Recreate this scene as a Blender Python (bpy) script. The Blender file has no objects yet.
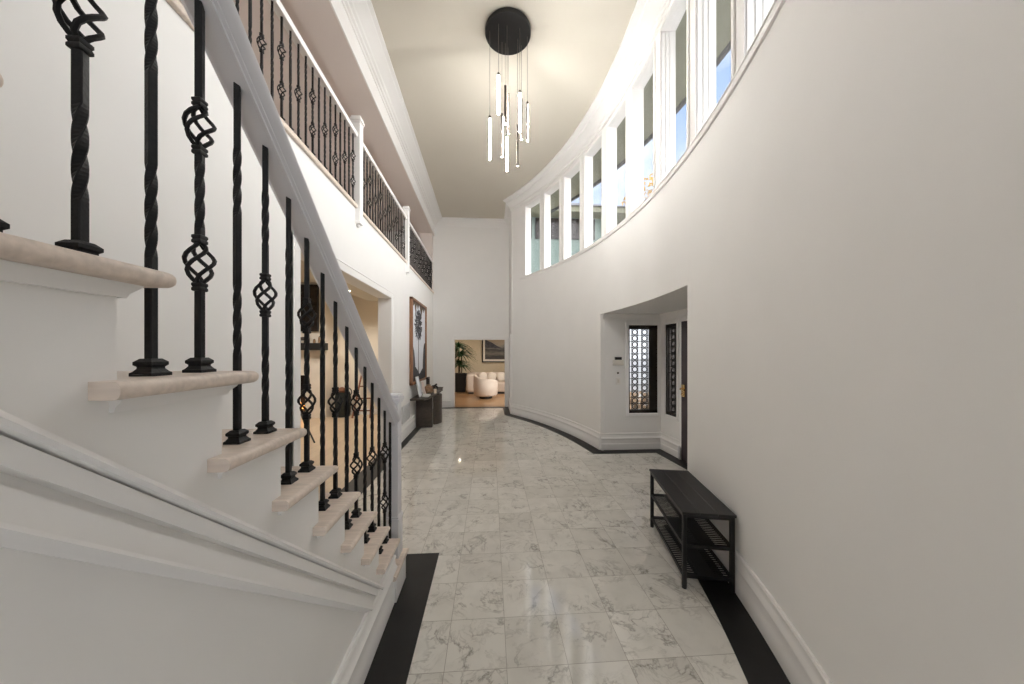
import bpy, bmesh, math, random
from mathutils import Vector, Matrix
random.seed(7)
PI = math.pi
S = bpy.context.scene
COL = S.collection

# ------------------------------------------------------------------ materials
def nodes(name):
    m = bpy.data.materials.new(name); m.use_nodes = True
    t = m.node_tree; b = t.nodes['Principled BSDF']
    return m, t, b
def mat(name, col, rough=.5, metal=0, var=.04, scale=8, bump=0, bscale=60, spec=.5, stretch=None):
    m, t, b = nodes(name)
    N, Lk = t.nodes, t.links
    tc = N.new('ShaderNodeTexCoord')
    src = tc.outputs['Object']
    if stretch:
        mp = N.new('ShaderNodeMapping'); mp.inputs['Scale'].default_value = stretch
        Lk.new(src, mp.inputs['Vector']); src = mp.outputs['Vector']
    nz = N.new('ShaderNodeTexNoise'); nz.inputs['Scale'].default_value = scale; nz.inputs['Detail'].default_value = 4
    Lk.new(src, nz.inputs['Vector'])
    rp = N.new('ShaderNodeValToRGB')
    rp.color_ramp.elements[0].position = .3; rp.color_ramp.elements[1].position = .7
    rp.color_ramp.elements[0].color = [max(0, c*(1-var)) for c in col] + [1]
    rp.color_ramp.elements[1].color = [min(1, c*(1+var)) for c in col] + [1]
    Lk.new(nz.outputs['Fac'], rp.inputs['Fac']); Lk.new(rp.outputs['Color'], b.inputs['Base Color'])
    b.inputs['Roughness'].default_value = rough; b.inputs['Metallic'].default_value = metal
    b.inputs['Specular IOR Level'].default_value = spec
    if bump:
        n2 = N.new('ShaderNodeTexNoise'); n2.inputs['Scale'].default_value = bscale
        Lk.new(src, n2.inputs['Vector'])
        bp = N.new('ShaderNodeBump'); bp.inputs['Strength'].default_value = bump; bp.inputs['Distance'].default_value = .01
        Lk.new(n2.outputs['Fac'], bp.inputs['Height']); Lk.new(bp.outputs['Normal'], b.inputs['Normal'])
    return m
def emis(name, col, st):
    m, t, b = nodes(name)
    b.inputs['Base Color'].default_value = (*col, 1)
    b.inputs['Emission Color'].default_value = (*col, 1); b.inputs['Emission Strength'].default_value = st
    return m
def glass_mat(name, tint=(1, 1, 1), refl=.05):
    m = bpy.data.materials.new(name); m.use_nodes = True
    t = m.node_tree; t.nodes.clear()
    o = t.nodes.new('ShaderNodeOutputMaterial'); mx = t.nodes.new('ShaderNodeMixShader')
    tr = t.nodes.new('ShaderNodeBsdfTransparent'); gl = t.nodes.new('ShaderNodeBsdfGlossy')
    tr.inputs['Color'].default_value = (*tint, 1); gl.inputs['Roughness'].default_value = .02
    lw = t.nodes.new('ShaderNodeLayerWeight'); lw.inputs['Blend'].default_value = .5
    pw = t.nodes.new('ShaderNodeMath'); pw.operation = 'POWER'; pw.inputs[1].default_value = 5; t.links.new(lw.outputs['Facing'], pw.inputs[0])
    ma = t.nodes.new('ShaderNodeMath'); ma.operation = 'MULTIPLY_ADD'; ma.inputs[1].default_value = .45; ma.inputs[2].default_value = .02; t.links.new(pw.outputs[0], ma.inputs[0])
    t.links.new(ma.outputs[0], mx.inputs['Fac'])
    t.links.new(tr.outputs[0], mx.inputs[1]); t.links.new(gl.outputs[0], mx.inputs[2]); t.links.new(mx.outputs[0], o.inputs['Surface'])
    return m
TX, TY, TT = .082, 1.64, .314
def marble_mat():
    m, t, b = nodes('polished_marble_tile'); N, Lk = t.nodes, t.links
    def math_(op, a, c=None, cl=False):
        n = N.new('ShaderNodeMath'); n.operation = op; n.use_clamp = cl
        for i, v in enumerate((a, c)):
            if v is None: continue
            if isinstance(v, (int, float)): n.inputs[i].default_value = v
            else: Lk.new(v, n.inputs[i])
        return n.outputs[0]
    tc = N.new('ShaderNodeTexCoord'); sp = N.new('ShaderNodeSeparateXYZ'); Lk.new(tc.outputs['Object'], sp.inputs[0])
    u = math_('DIVIDE', math_('SUBTRACT', sp.outputs['X'], TX), TT); v = math_('DIVIDE', math_('SUBTRACT', sp.outputs['Y'], TY), TT)
    iu, iv = math_('FLOOR', u), math_('FLOOR', v)
    fu, fv = math_('FRACT', u), math_('FRACT', v)
    du = math_('MINIMUM', fu, math_('SUBTRACT', 1, fu)); dv = math_('MINIMUM', fv, math_('SUBTRACT', 1, fv))
    d = math_('MINIMUM', du, dv)
    gr = math_('LESS_THAN', d, .0042)
    cb = N.new('ShaderNodeCombineXYZ'); Lk.new(iu, cb.inputs[0]); Lk.new(iv, cb.inputs[1])
    wn = N.new('ShaderNodeTexWhiteNoise'); wn.noise_dimensions = '2D'; Lk.new(cb.outputs[0], wn.inputs['Vector'])
    off = N.new('ShaderNodeVectorMath'); off.operation = 'SCALE'; Lk.new(wn.outputs['Color'], off.inputs[0]); off.inputs['Scale'].default_value = 37
    ad = N.new('ShaderNodeVectorMath'); ad.operation = 'ADD'; Lk.new(tc.outputs['Object'], ad.inputs[0]); Lk.new(off.outputs[0], ad.inputs[1])
    def vein(scale, width, dist, det=6):
        n = N.new('ShaderNodeTexNoise'); n.inputs['Scale'].default_value = scale; n.inputs['Detail'].default_value = det
        n.inputs['Distortion'].default_value = dist; n.inputs['Roughness'].default_value = .62
        Lk.new(ad.outputs[0], n.inputs['Vector'])
        a = math_('ABSOLUTE', math_('SUBTRACT', n.outputs['Fac'], .5))
        return math_('SUBTRACT', 1, math_('DIVIDE', a, width), True)
    v1 = vein(2.6, .022, .5); v2 = vein(6.5, .03, .9); 
    msk = N.new('ShaderNodeTexNoise'); msk.inputs['Scale'].default_value = 4.5; Lk.new(ad.outputs[0], msk.inputs['Vector'])
    mk = math_('MULTIPLY', math_('SUBTRACT', msk.outputs['Fac'], .38, True), 5, True)
    cl = N.new('ShaderNodeTexNoise'); cl.inputs['Scale'].default_value = 7; cl.inputs['Detail'].default_value = 5; Lk.new(ad.outputs[0], cl.inputs['Vector'])
    amt = math_('ADD', math_('MULTIPLY', math_('MULTIPLY', v1, mk), .55), math_('MULTIPLY', math_('MULTIPLY', v2, mk), .30), True)
    cloud = math_('MULTIPLY', math_('SUBTRACT', cl.outputs['Fac'], .42, True), 1.5, True)
    amt = math_('ADD', amt, math_('MULTIPLY', cloud, .36), True)
    rp = N.new('ShaderNodeMixRGB'); Lk.new(amt, rp.inputs['Fac'])
    tint = N.new('ShaderNodeMixRGB'); Lk.new(wn.outputs['Value'], tint.inputs['Fac'])
    tint.inputs[1].default_value = (.75, .73, .68, 1); tint.inputs[2].default_value = (.655, .635, .585, 1)
    Lk.new(tint.outputs[0], rp.inputs[1]); rp.inputs[2].default_value = (.20, .185, .16, 1)
    g = N.new('ShaderNodeMixRGB'); Lk.new(gr, g.inputs['Fac']); Lk.new(rp.outputs[0], g.inputs[1]); g.inputs[2].default_value = (.33, .31, .27, 1)
    Lk.new(g.outputs[0], b.inputs['Base Color'])
    b.inputs['Roughness'].default_value = .055; b.inputs['Specular IOR Level'].default_value = .75
    return m
def plank_mat(name, c1, c2, along='Y', w=.14, rough=.35):
    m, t, b = nodes(name); N, Lk = t.nodes, t.links
    tc = N.new('ShaderNodeTexCoord'); mp = N.new('ShaderNodeMapping'); Lk.new(tc.outputs['Object'], mp.inputs['Vector'])
    mp.inputs['Rotation'].default_value = (0, 0, PI/2 if along == 'Y' else 0)
    br = N.new('ShaderNodeTexBrick'); Lk.new(mp.outputs[0], br.inputs['Vector'])
    br.inputs['Scale'].default_value = 1; br.inputs['Brick Width'].default_value = 1.6; br.inputs['Row Height'].default_value = w
    br.inputs['Mortar Size'].default_value = .0015; br.inputs['Color1'].default_value = (*c1, 1); br.inputs['Color2'].default_value = (*c2, 1)
    br.inputs['Mortar'].default_value = (*[c*.6 for c in c1], 1)
    Lk.new(br.outputs['Color'], b.inputs['Base Color']); b.inputs['Roughness'].default_value = rough
    return m
def seascape_mat():
    m, t, b = nodes('seascape_painting'); N, Lk = t.nodes, t.links
    tc = N.new('ShaderNodeTexCoord'); sp = N.new('ShaderNodeSeparateXYZ'); Lk.new(tc.outputs['Object'], sp.inputs[0])
    nz = N.new('ShaderNodeTexNoise'); nz.inputs['Scale'].default_value = 3; nz.inputs['Detail'].default_value = 5
    mp = N.new('ShaderNodeMapping'); mp.inputs['Scale'].default_value = (1, 1, 3.5); Lk.new(tc.outputs['Object'], mp.inputs['Vector']); Lk.new(mp.outputs[0], nz.inputs['Vector'])
    ad = N.new('ShaderNodeMath'); ad.operation = 'MULTIPLY_ADD'; Lk.new(nz.outputs['Fac'], ad.inputs[0]); ad.inputs[1].default_value = .35
    Lk.new(sp.outputs['Z'], ad.inputs[2])
    rp = N.new('ShaderNodeValToRGB'); cr = rp.color_ramp
    cr.elements[0].position = .12; cr.elements[0].color = (.11, .085, .06, 1)
    cr.elements[1].position = 1; cr.elements[1].color = (.5, .38, .25, 1)
    for p, c in ((.3, (.035, .035, .035)), (.42, (.17, .15, .12)), (.52, (.03, .03, .032)), (.62, (.2, .19, .17)), (.72, (.36, .31, .24))):
        e = cr.elements.new(p); e.color = (*c, 1)
    dv = N.new('ShaderNodeMath'); dv.operation = 'DIVIDE'; Lk.new(ad.outputs[0], dv.inputs[0]); dv.inputs[1].default_value = 1.35
    Lk.new(dv.outputs[0], rp.inputs['Fac']); Lk.new(rp.outputs[0], b.inputs['Base Color']); b.inputs['Roughness'].default_value = .5
    return m
M = {}
M['wall'] = mat('white_wall_paint', (.825, .817, .803), .6, var=.012, scale=2.5)
M['ceil'] = mat('cream_ceiling_paint', (.64, .60, .52), .8, var=.012, scale=2)
M['trim'] = mat('white_trim_paint', (.84, .83, .82), .4, var=.01, scale=3)
M['gwall'] = mat('gallery_shade_paint', (.72, .66, .63), .7, var=.015, scale=2)  # pinkish shade of the gallery put into the paint colour
M['rail'] = mat('backlit_white_rail_paint', (.68, .68, .715), .3, var=.015, scale=5)  # white paint with backlit grey and bluish sky reflection put into the colour
M['iron'] = mat('black_wrought_iron', (.009, .009, .010), .5, 0, var=.3, scale=40, bump=.15, bscale=90, spec=.3)
M['tread'] = mat('limed_oak', (.70, .60, .52), .4, var=.12, scale=5, stretch=(2, 14, 14))
M['marble'] = marble_mat()
M['border'] = mat('black_stone_border', (.010, .0095, .009), .42, var=.35, scale=6, spec=.35)
M['oakfloor'] = plank_mat('pale_oak_floor', (.68, .55, .40), (.63, .50, .36), 'Y')
M['warmfloor'] = plank_mat('warm_oak_floor', (.47, .28, .14), (.42, .25, .12), 'X', rough=.28)
M['beige'] = mat('beige_room_paint', (.82, .76, .66), .7, var=.02, scale=2)
M['grass'] = mat('beige_grasscloth', (.62, .52, .36), .85, var=.1, scale=10, stretch=(1, 1, 9))
M['stone'] = mat('pale_stone_slab', (.80, .75, .68), .45, var=.06, scale=3)
M['black'] = mat('black_paint', (.007, .0065, .0065), .5, var=.25, scale=20)
M['screen'] = mat('dark_screen', (.02, .014, .012), .25, var=.1)
M['char'] = mat('charred_firebox', (.012, .009, .008), .9, var=.3)
M['benchtop'] = mat('black_wood_grain', (.011, .010, .010), .45, var=.5, scale=6, stretch=(20, 2, 10))
M['darkwood'] = mat('dark_stained_wood', (.055, .042, .034), .42, var=.35, scale=6, stretch=(3, 3, 14))
M['frame'] = mat('brown_wood_frame', (.27, .13, .07), .5, var=.25, scale=9, stretch=(6, 6, 1))
M['canvas'] = mat('white_canvas', (.74, .76, .82), .8, var=.03)
M['ink'] = mat('charcoal_ink', (.06, .06, .07), .8, var=.4, scale=12)
M['drip'] = mat('brown_drip_paint', (.12, .08, .055), .7, var=.3, scale=14)
M['door'] = mat('dark_plum_door_paint', (.055, .038, .045), .4, var=.1)
M['brass'] = mat('polished_brass', (.75, .52, .25), .22, 1, var=.05)
M['darkmetal'] = mat('dark_bronze', (.03, .024, .02), .45, .5, var=.2)
M['tube'] = emis('lit_acrylic_tube', (1, .975, .935), 85)
M['bronze'] = mat('brushed_bronze', (.07, .055, .045), .5, .6, var=.1)
M['cord'] = mat('grey_cord', (.16, .14, .12), .6)
M['glass'] = glass_mat('clear_glass')
M['boucle'] = mat('cream_boucle', (.62, .52, .43), .95, var=.06, scale=40, bump=.5, bscale=160)
M['pillow'] = mat('ivory_linen', (.80, .72, .62), .9, var=.06, scale=20)
M['leaf'] = mat('dark_green_leaf', (.025, .075, .02), .45, var=.4, scale=5)
M['bark'] = mat('brown_bark', (.10, .065, .04), .9, var=.3, scale=20)
M['seascape'] = seascape_mat()
M['mat_board'] = mat('cream_mount_board', (.78, .72, .62), .8, var=.02)
M['white'] = mat('white_ceramic', (.82, .80, .77), .3, var=.02)
M['wax'] = mat('cream_wax', (.80, .70, .55), .5, var=.03)
M['tan'] = mat('tan_carved_wood', (.30, .19, .11), .55, var=.35, scale=14)
M['pinkprint'] = mat('blush_printed_paper', (.70, .58, .54), .8, var=.18, scale=9)
M['plastic'] = mat('ivory_plastic', (.74, .70, .64), .4, var=.02)
M['vent'] = mat('grey_vent_paint', (.62, .62, .63), .5, var=.02)
M['ladder'] = mat('reddish_brown_wood', (.24, .10, .055), .5, var=.2, scale=12)
M['basket'] = mat('black_woven_basket', (.02, .024, .02), .8, var=.4, scale=50)
M['flame'] = emis('small_flame', (1, .42, .10), 3.5)
M['lamp'] = emis('downlight_glow', (1, .80, .55), 25)
M['soffit'] = mat('olive_grey_soffit', (.21, .21, .15), .8, var=.08, scale=4)
M['fascia'] = mat('dark_fascia', (.05, .05, .05), .6)
M['palewall'] = mat('pale_green_render', (.17, .215, .195), .9, var=.05)
M['roof'] = mat('grey_slate_roof', (.20, .20, .21), .8, var=.25, scale=12)
M['ground'] = mat('pale_concrete', (.36, .35, .33), .9, var=.05, scale=1)
M['yellow'] = mat('autumn_leaf', (.50, .29, .04), .8, var=.35, scale=2)
M['brick'] = mat('terracotta_planting', (.26, .18, .11), .9, var=.4, scale=6)

# ------------------------------------------------------------------ mesh helpers
def B(): return bmesh.new()
def quad(bm, pts): return bm.faces.new([bm.verts.new(p) for p in pts])
def merge(bm, tmp):
    mp = {v: bm.verts.new(v.co) for v in tmp.verts}
    for f in tmp.faces:
        try: bm.faces.new([mp[v] for v in f.verts])
        except ValueError: pass
    tmp.free()
def box(bm, x0, x1, y0, y1, z0, z1, bev=0, seg=2, M4=None):
    t = B(); bmesh.ops.create_cube(t, size=1)
    for v in t.verts:
        v.co = Vector(((x0+x1)/2+v.co.x*(x1-x0), (y0+y1)/2+v.co.y*(y1-y0), (z0+z1)/2+v.co.z*(z1-z0)))
    if bev: bmesh.ops.bevel(t, geom=list(t.edges), offset=bev, segments=seg, profile=.5, affect='EDGES')
    if M4: bmesh.ops.transform(t, matrix=M4, verts=t.verts)
    merge(bm, t)
def extrude(bm, poly, f0, f1, bev=0, seg=2):
    """poly: list of 2-tuples; f0/f1 map a 2-tuple to 3-D at both ends"""
    t = B()
    a = [t.verts.new(f0(p)) for p in poly]; b = [t.verts.new(f1(p)) for p in poly]
    n = len(poly)
    t.faces.new(a); t.faces.new(b[::-1])
    for i in range(n): t.faces.new((a[i], b[i], b[(i+1) % n], a[(i+1) % n]))
    bmesh.ops.recalc_face_normals(t, faces=t.faces)
    if bev: bmesh.ops.bevel(t, geom=list(t.edges), offset=bev, segments=seg, profile=.5, affect='EDGES')
    merge(bm, t)
def tube(bm, pts, r, n=8, cap=True, rads=None):
    pts = [Vector(p) for p in pts]; rings = []
    up = None
    for i, p in enumerate(pts):
        d = (pts[min(i+1, len(pts)-1)]-pts[max(i-1, 0)]).normalized()
        if up is None: up = d.orthogonal().normalized()
        up = (up-d*up.dot(d)).normalized(); w = d.cross(up)
        rr = rads[i] if rads else r
        rings.append([bm.verts.new(p+up*math.cos(2*PI*k/n)*rr+w*math.sin(2*PI*k/n)*rr) for k in range(n)])
    for a, b in zip(rings, rings[1:]):
        for k in range(n): bm.faces.new((a[k], a[(k+1) % n], b[(k+1) % n], b[k]))
    if cap: bm.faces.new(rings[0][::-1]); bm.faces.new(rings[-1])
def lathe(bm, prof, c=(0, 0, 0), n=24, a0=0, a1=2*PI):
    full = abs(a1-a0-2*PI) < 1e-6
    cnt = n if full else n+1; rings = []
    for r, z in prof:
        if r < 1e-6: rings.append([bm.verts.new((c[0], c[1], c[2]+z))])
        else: rings.append([bm.verts.new((c[0]+r*math.cos(a0+(a1-a0)*k/n), c[1]+r*math.sin(a0+(a1-a0)*k/n), c[2]+z)) for k in range(cnt)])
    for a, b in zip(rings, rings[1:]):
        for k in range(n):
            k2 = (k+1) % cnt
            if len(a) == 1 and len(b) == 1: continue
            if len(a) == 1: bm.faces.new((a[0], b[k2], b[k]))
            elif len(b) == 1: bm.faces.new((a[k], a[k2], b[0]))
            else: bm.faces.new((a[k], a[k2], b[k2], b[k]))
def cyl(bm, c, r, z0, z1, n=24, bev=0):
    lathe(bm, [(0, z0), (r-bev, z0), (r, z0+bev), (r, z1-bev), (r-bev, z1), (0, z1)] if bev else [(0, z0), (r, z0), (r, z1), (0, z1)], (c[0], c[1], 0), n)
def ellipsoid(bm, c, rx, ry, rz, seg=16, pw=1, M4=None):
    t = B(); bmesh.ops.create_uvsphere(t, u_segments=seg, v_segments=max(6, seg*2//3), radius=1)
    for v in t.verts:
        s = [math.copysign(abs(q)**pw, q) for q in v.co]
        v.co = Vector((s[0]*rx, s[1]*ry, s[2]*rz))
        if M4: v.co = M4 @ v.co
        v.co += Vector(c)
    merge(bm, t)

def obj(name, bm, m, parent=None, smooth=None, local=False, warp=None):
    if warp:
        for v in bm.verts: v.co = warp(v.co)
    bmesh.ops.recalc_face_normals(bm, faces=bm.faces)
    if parent is not None and not local:
        w = Vector((0, 0, 0)); p = parent
        while p: w += p.location; p = p.parent
        for v in bm.verts: v.co -= w
    me = bpy.data.meshes.new(name); bm.to_mesh(me); bm.free()
    me.materials.append(M[m] if isinstance(m, str) else m)
    if smooth:
        for p in me.polygons: p.use_smooth = True
        me.set_sharp_from_angle(angle=math.radians(smooth if smooth > 1 else 35))
    o = bpy.data.objects.new(name, me); COL.objects.link(o)
    if parent: o.parent = parent
    return o
def tag(o, label=None, cat=None, group=None, kind=None):
    if label: o['label'] = label
    if cat: o['category'] = cat
    if group: o['group'] = group
    if kind: o['kind'] = kind
    return o
def thing(name, label, cat, loc=(0, 0, 0), rz=0, group=None, kind=None):
    o = bpy.data.objects.new(name, None); COL.objects.link(o); o.location = loc; o.rotation_euler = (0, 0, rz)
    o.empty_display_size = .1
    return tag(o, label, cat, group, kind)
def struct(name, bm, m, label, cat='wall', smooth=None, warp=None):
    return tag(obj(name, bm, m, smooth=smooth, warp=warp), label, cat, kind='structure')
def copy_tree(o, parent=None):
    c = o.copy(); COL.objects.link(c)
    if parent: c.parent = parent
    for ch in list(o.children): copy_tree(ch, c)
    return c

# ------------------------------------------------------------------ camera
TH = math.atan((512-490.5)/325.)
cam = bpy.data.cameras.new('camera'); co = bpy.data.objects.new('camera', cam); COL.objects.link(co)
co.location = (0, 0, 1.6); co.rotation_euler = (PI/2, 0, -TH)
cam.sensor_width = 36; cam.lens = 325/1024*36; cam.shift_y = 9.5/1024; cam.clip_start = .02
S.camera = co

# ------------------------------------------------------------------ constants of the hall
CX, CY, R = -5.725, 3.97, 7.608           # the curved right wall
CEIL = 5.38
YB = 9.4                                  # back wall
YF = -3.2                                 # wall behind the camera
def arc(a, r, z): return Vector((CX+r*math.cos(a), CY+r*math.sin(a), z))
def LW(v):                                # left wall frame: x is the distance out of the wall
    return Vector((-1.63+v[0]+.0132*(YB-v[1]), v[1], v[2]))
def ang_y(y, r=R): return math.asin((y-CY)/r)
A_END = .601; A_NEAR = -.472
NP = arc(A_NEAR, R, 0)                    # where the curve ends beside the camera
N_FAR, N_NEAR = ang_y(5.18), ang_y(2.87)  # entrance recess
NTOP = 2.21
W0, WP, WW = .528, .0997, .0765
WIN = [(W0-WP*i, W0-WP*i-WW) for i in range(10)]
SILL, HEAD = 3.43, 5.10

def wall_arc(bm, angs, zs, hole, r0, r1):
    na, nz = len(angs)-1, len(zs)-1
    solid = lambda i, j: 0 <= i < na and 0 <= j < nz and not hole((angs[i]+angs[i+1])/2, (zs[j]+zs[j+1])/2)
    for i in range(na):
        for j in range(nz):
            if not solid(i, j): continue
            a, b, z, w = angs[i], angs[i+1], zs[j], zs[j+1]
            quad(bm, (arc(a, r0, z), arc(b, r0, z), arc(b, r0, w), arc(a, r0, w)))
            quad(bm, (arc(a, r1, z), arc(a, r1, w), arc(b, r1, w), arc(b, r1, z)))
            if not solid(i-1, j): quad(bm, (arc(a, r0, z), arc(a, r0, w), arc(a, r1, w), arc(a, r1, z)))
            if not solid(i+1, j): quad(bm, (arc(b, r0, z), arc(b, r1, z), arc(b, r1, w), arc(b, r0, w)))
            if not solid(i, j-1): quad(bm, (arc(a, r0, z), arc(a, r1, z), arc(b, r1, z), arc(b, r0, z)))
            if not solid(i, j+1): quad(bm, (arc(a, r0, w), arc(b, r0, w), arc(b, r1, w), arc(a, r1, w)))
    bmesh.ops.remove_doubles(bm, verts=bm.verts, dist=1e-5)
def fill(lst, step=.0125):
    out = []
    lst = sorted(set(lst))
    for a, b in zip(lst, lst[1:]):
        n = max(1, int(math.ceil((b-a)/step)))
        out += [a+(b-a)*k/n for k in range(n)]
    return out+[lst[-1]]
def sweep_arc(bm, prof, a0, a1, step=.0125):
    n = max(1, int(math.ceil(abs(a1-a0)/step))); rings = []
    for k in range(n+1):
        a = a0+(a1-a0)*k/n
        rings.append([bm.verts.new(arc(a, R-d, z)) for d, z in prof])
    m = len(prof)
    for p, q in zip(rings, rings[1:]):
        for k in range(m): bm.faces.new((p[k], p[(k+1) % m], q[(k+1) % m], q[k]))
    bm.faces.new(rings[0]); bm.faces.new(rings[-1][::-1])
def sweep_path(bm, prof, path):
    """prof: (distance out on the left-hand side of the travel direction, z); path: xy points, mitred"""
    P = [Vector(p) for p in path]; rings = []
    for i, p in enumerate(P):
        d0 = (P[i]-P[i-1]).normalized() if i else (P[1]-P[0]).normalized()
        d1 = (P[i+1]-P[i]).normalized() if i < len(P)-1 else d0
        n0, n1 = Vector((-d0.y, d0.x)), Vector((-d1.y, d1.x))
        mt = (n0+n1); mt = mt/mt.length_squared*2 if mt.length > 1e-6 else n0
        rings.append([bm.verts.new((p.x+mt.x*d, p.y+mt.y*d, z)) for d, z in prof])
    m = len(prof)
    for a, b in zip(rings, rings[1:]):
        for k in range(m): bm.faces.new((a[k], a[(k+1) % m], b[(k+1) % m], b[k]))
    bm.faces.new(rings[0]); bm.faces.new(rings[-1][::-1])
BASE = [(-.01, 0), (.026, 0), (.026, .095), (.019, .108), (.019, .165), (.030, .178), (.030, .192), (.016, .212), (.012, .245), (.02, .258), (.014, .272), (-.01, .272)]
BASE0 = [(d if d > 0 else .0, z) for d, z in BASE]

# ------------------------------------------------------------------ floor
bm = B(); quad(bm, ((-1.7, YF, 0), (3.0, YF, 0), (3.0, YB+.02, 0), (-1.7, YB+.02, 0)))
quad(bm, ((-1.7, YF, -.1), (-1.7, YB+.02, -.1), (3.0, YB+.02, -.1), (3.0, YF, -.1)))
struct('floor', bm, 'marble', 'polished white veined marble tile floor of the hall', 'floor')
def strip(bm, pts):
    f = quad(bm, [(x, y, .003) for x, y in pts]); 
def flat(poly, label, n):
    bm = B(); extrude(bm, poly, lambda p: (p[0], p[1], -.01), lambda p: (p[0], p[1], .003))
    return struct('trim_%d' % n, bm, 'border', label, 'floor border')
BW = .215
def ribbon(bm, A, C):
    for k in range(len(A)-1):
        a, b, c, d = A[k], A[k+1], C[k+1], C[k]
        quad(bm, [(p[0], p[1], .003) for p in (a, b, c, d)])
def border(n, label, *pairs):
    bm = B()
    for A, C in pairs: ribbon(bm, A, C)
    bmesh.ops.remove_doubles(bm, verts=bm.verts, dist=1e-4)
    g = bmesh.ops.extrude_face_region(bm, geom=list(bm.faces)); 
    for v in g['geom']:
        if isinstance(v, bmesh.types.BMVert): v.co.z = -.01
    return struct('trim_%d' % n, bm, 'border', label, 'floor border')
a0 = A_NEAR
A1 = fill([a0, N_NEAR]); A2 = fill([ang_y(5.0), A_END-.008])
xy = lambda p: (p[0], p[1])
border(1, 'black stone floor border curving along the right wall under the bench', ([(NP.x-.24, YF+.02)]+[xy(arc(a, R-BW, 0)) for a in A1], [(NP.x, YF+.02)]+[xy(arc(a, R, 0)) for a in A1]))
NXl = lambda y: 2.80+(5.18-y)*.043
border(2, 'black stone floor border round the entrance recess and far right wall',
       ([xy(arc(a, R-BW, 0)) for a in A2]+[(.352, 8.235), (.352, 9.2), (-1.44, 9.2)], [xy(arc(a, R, 0)) for a in A2]+[(.537, 8.255), (.537, YB), (-1.44, YB)]),
       ([(1.655, 4.97), (2.61, 4.97), (2.72, 2.9)], [(1.86, 5.18), (2.80, 5.18), (2.898, 2.9)]))
border(3, 'black stone floor border along the left wall and its wide opening', ([(-1.445, YB), (-1.445, 2.62)], [(-1.72, YB), (-1.72, 2.62)]))
border(4, 'black stone floor border wrapping the foot of the staircase', ([(-.405, YF+.05), (-.405, 2.612), (-1.44, 2.612)], [(-.625, YF+.05), (-.625, 2.40), (-1.44, 2.40)]))

# ------------------------------------------------------------------ right wall with its clerestory
angs = fill([A_NEAR, N_NEAR, N_FAR, A_END]+[a for w in WIN for a in w])
def hole_r(a, z):
    if z < NTOP and N_NEAR < a < N_FAR: return True
    return SILL < z < HEAD and any(w[1] < a < w[0] for w in WIN)
bm = B(); wall_arc(bm, angs, [0, NTOP, SILL, HEAD, CEIL+.05], hole_r, R, R+.15)
struct('wall_right', bm, 'wall', 'white curved right wall sweeping under a row of high windows', smooth=30)
bm = B(); box(bm, NP.x, NP.x+.15, YF, NP.y+.01, 0, CEIL+.05)
struct('wall_right_near', bm, 'wall', 'white straight wall beside and behind the camera')
bm = B(); sweep_arc(bm, [(0, SILL-.055), (.016, SILL-.055), (.02, SILL-.045), (.02, SILL-.012), (.026, SILL-.01), (.026, SILL), (0, SILL)], A_NEAR, .556)
struct('trim_5', bm, 'trim', 'white sill moulding under the high windows', 'moulding', smooth=30)
CROWN = [(0, -.205), (.012, -.205), (.016, -.18), (.03, -.17), (.034, -.14), (.055, -.11), (.085, -.075), (.10, -.07), (.105, -.045), (.15, -.03), (.15, .02), (0, .02)]
CROWN_R = [(d*1.9, z) for d, z in CROWN]
bm = B(); sweep_arc(bm, [(d, CEIL+z) for d, z in CROWN_R], A_NEAR, A_END)
struct('trim_6', bm, 'trim', 'white crown moulding along the top of the curved wall', 'moulding', smooth=30)
bm = B(); sweep_arc(bm, [(d*.75, z) for d, z in BASE0], A_NEAR, N_NEAR)
struct('baseboard_right', bm, 'trim', 'tall white baseboard on the curved wall behind the bench', 'baseboard', smooth=30)
bm = B(); sweep_path(bm, BASE0, [(NP.x, YF+.01), (NP.x, NP.y)])
struct('baseboard_right_near', bm, 'trim', 'tall white baseboard on the straight wall behind the camera', 'baseboard')
bm = B(); sweep_arc(bm, BASE0, N_FAR, A_END)
struct('baseboard_right_far', bm, 'trim', 'tall white baseboard on the curved wall beyond the entrance', 'baseboard', smooth=30)
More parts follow.
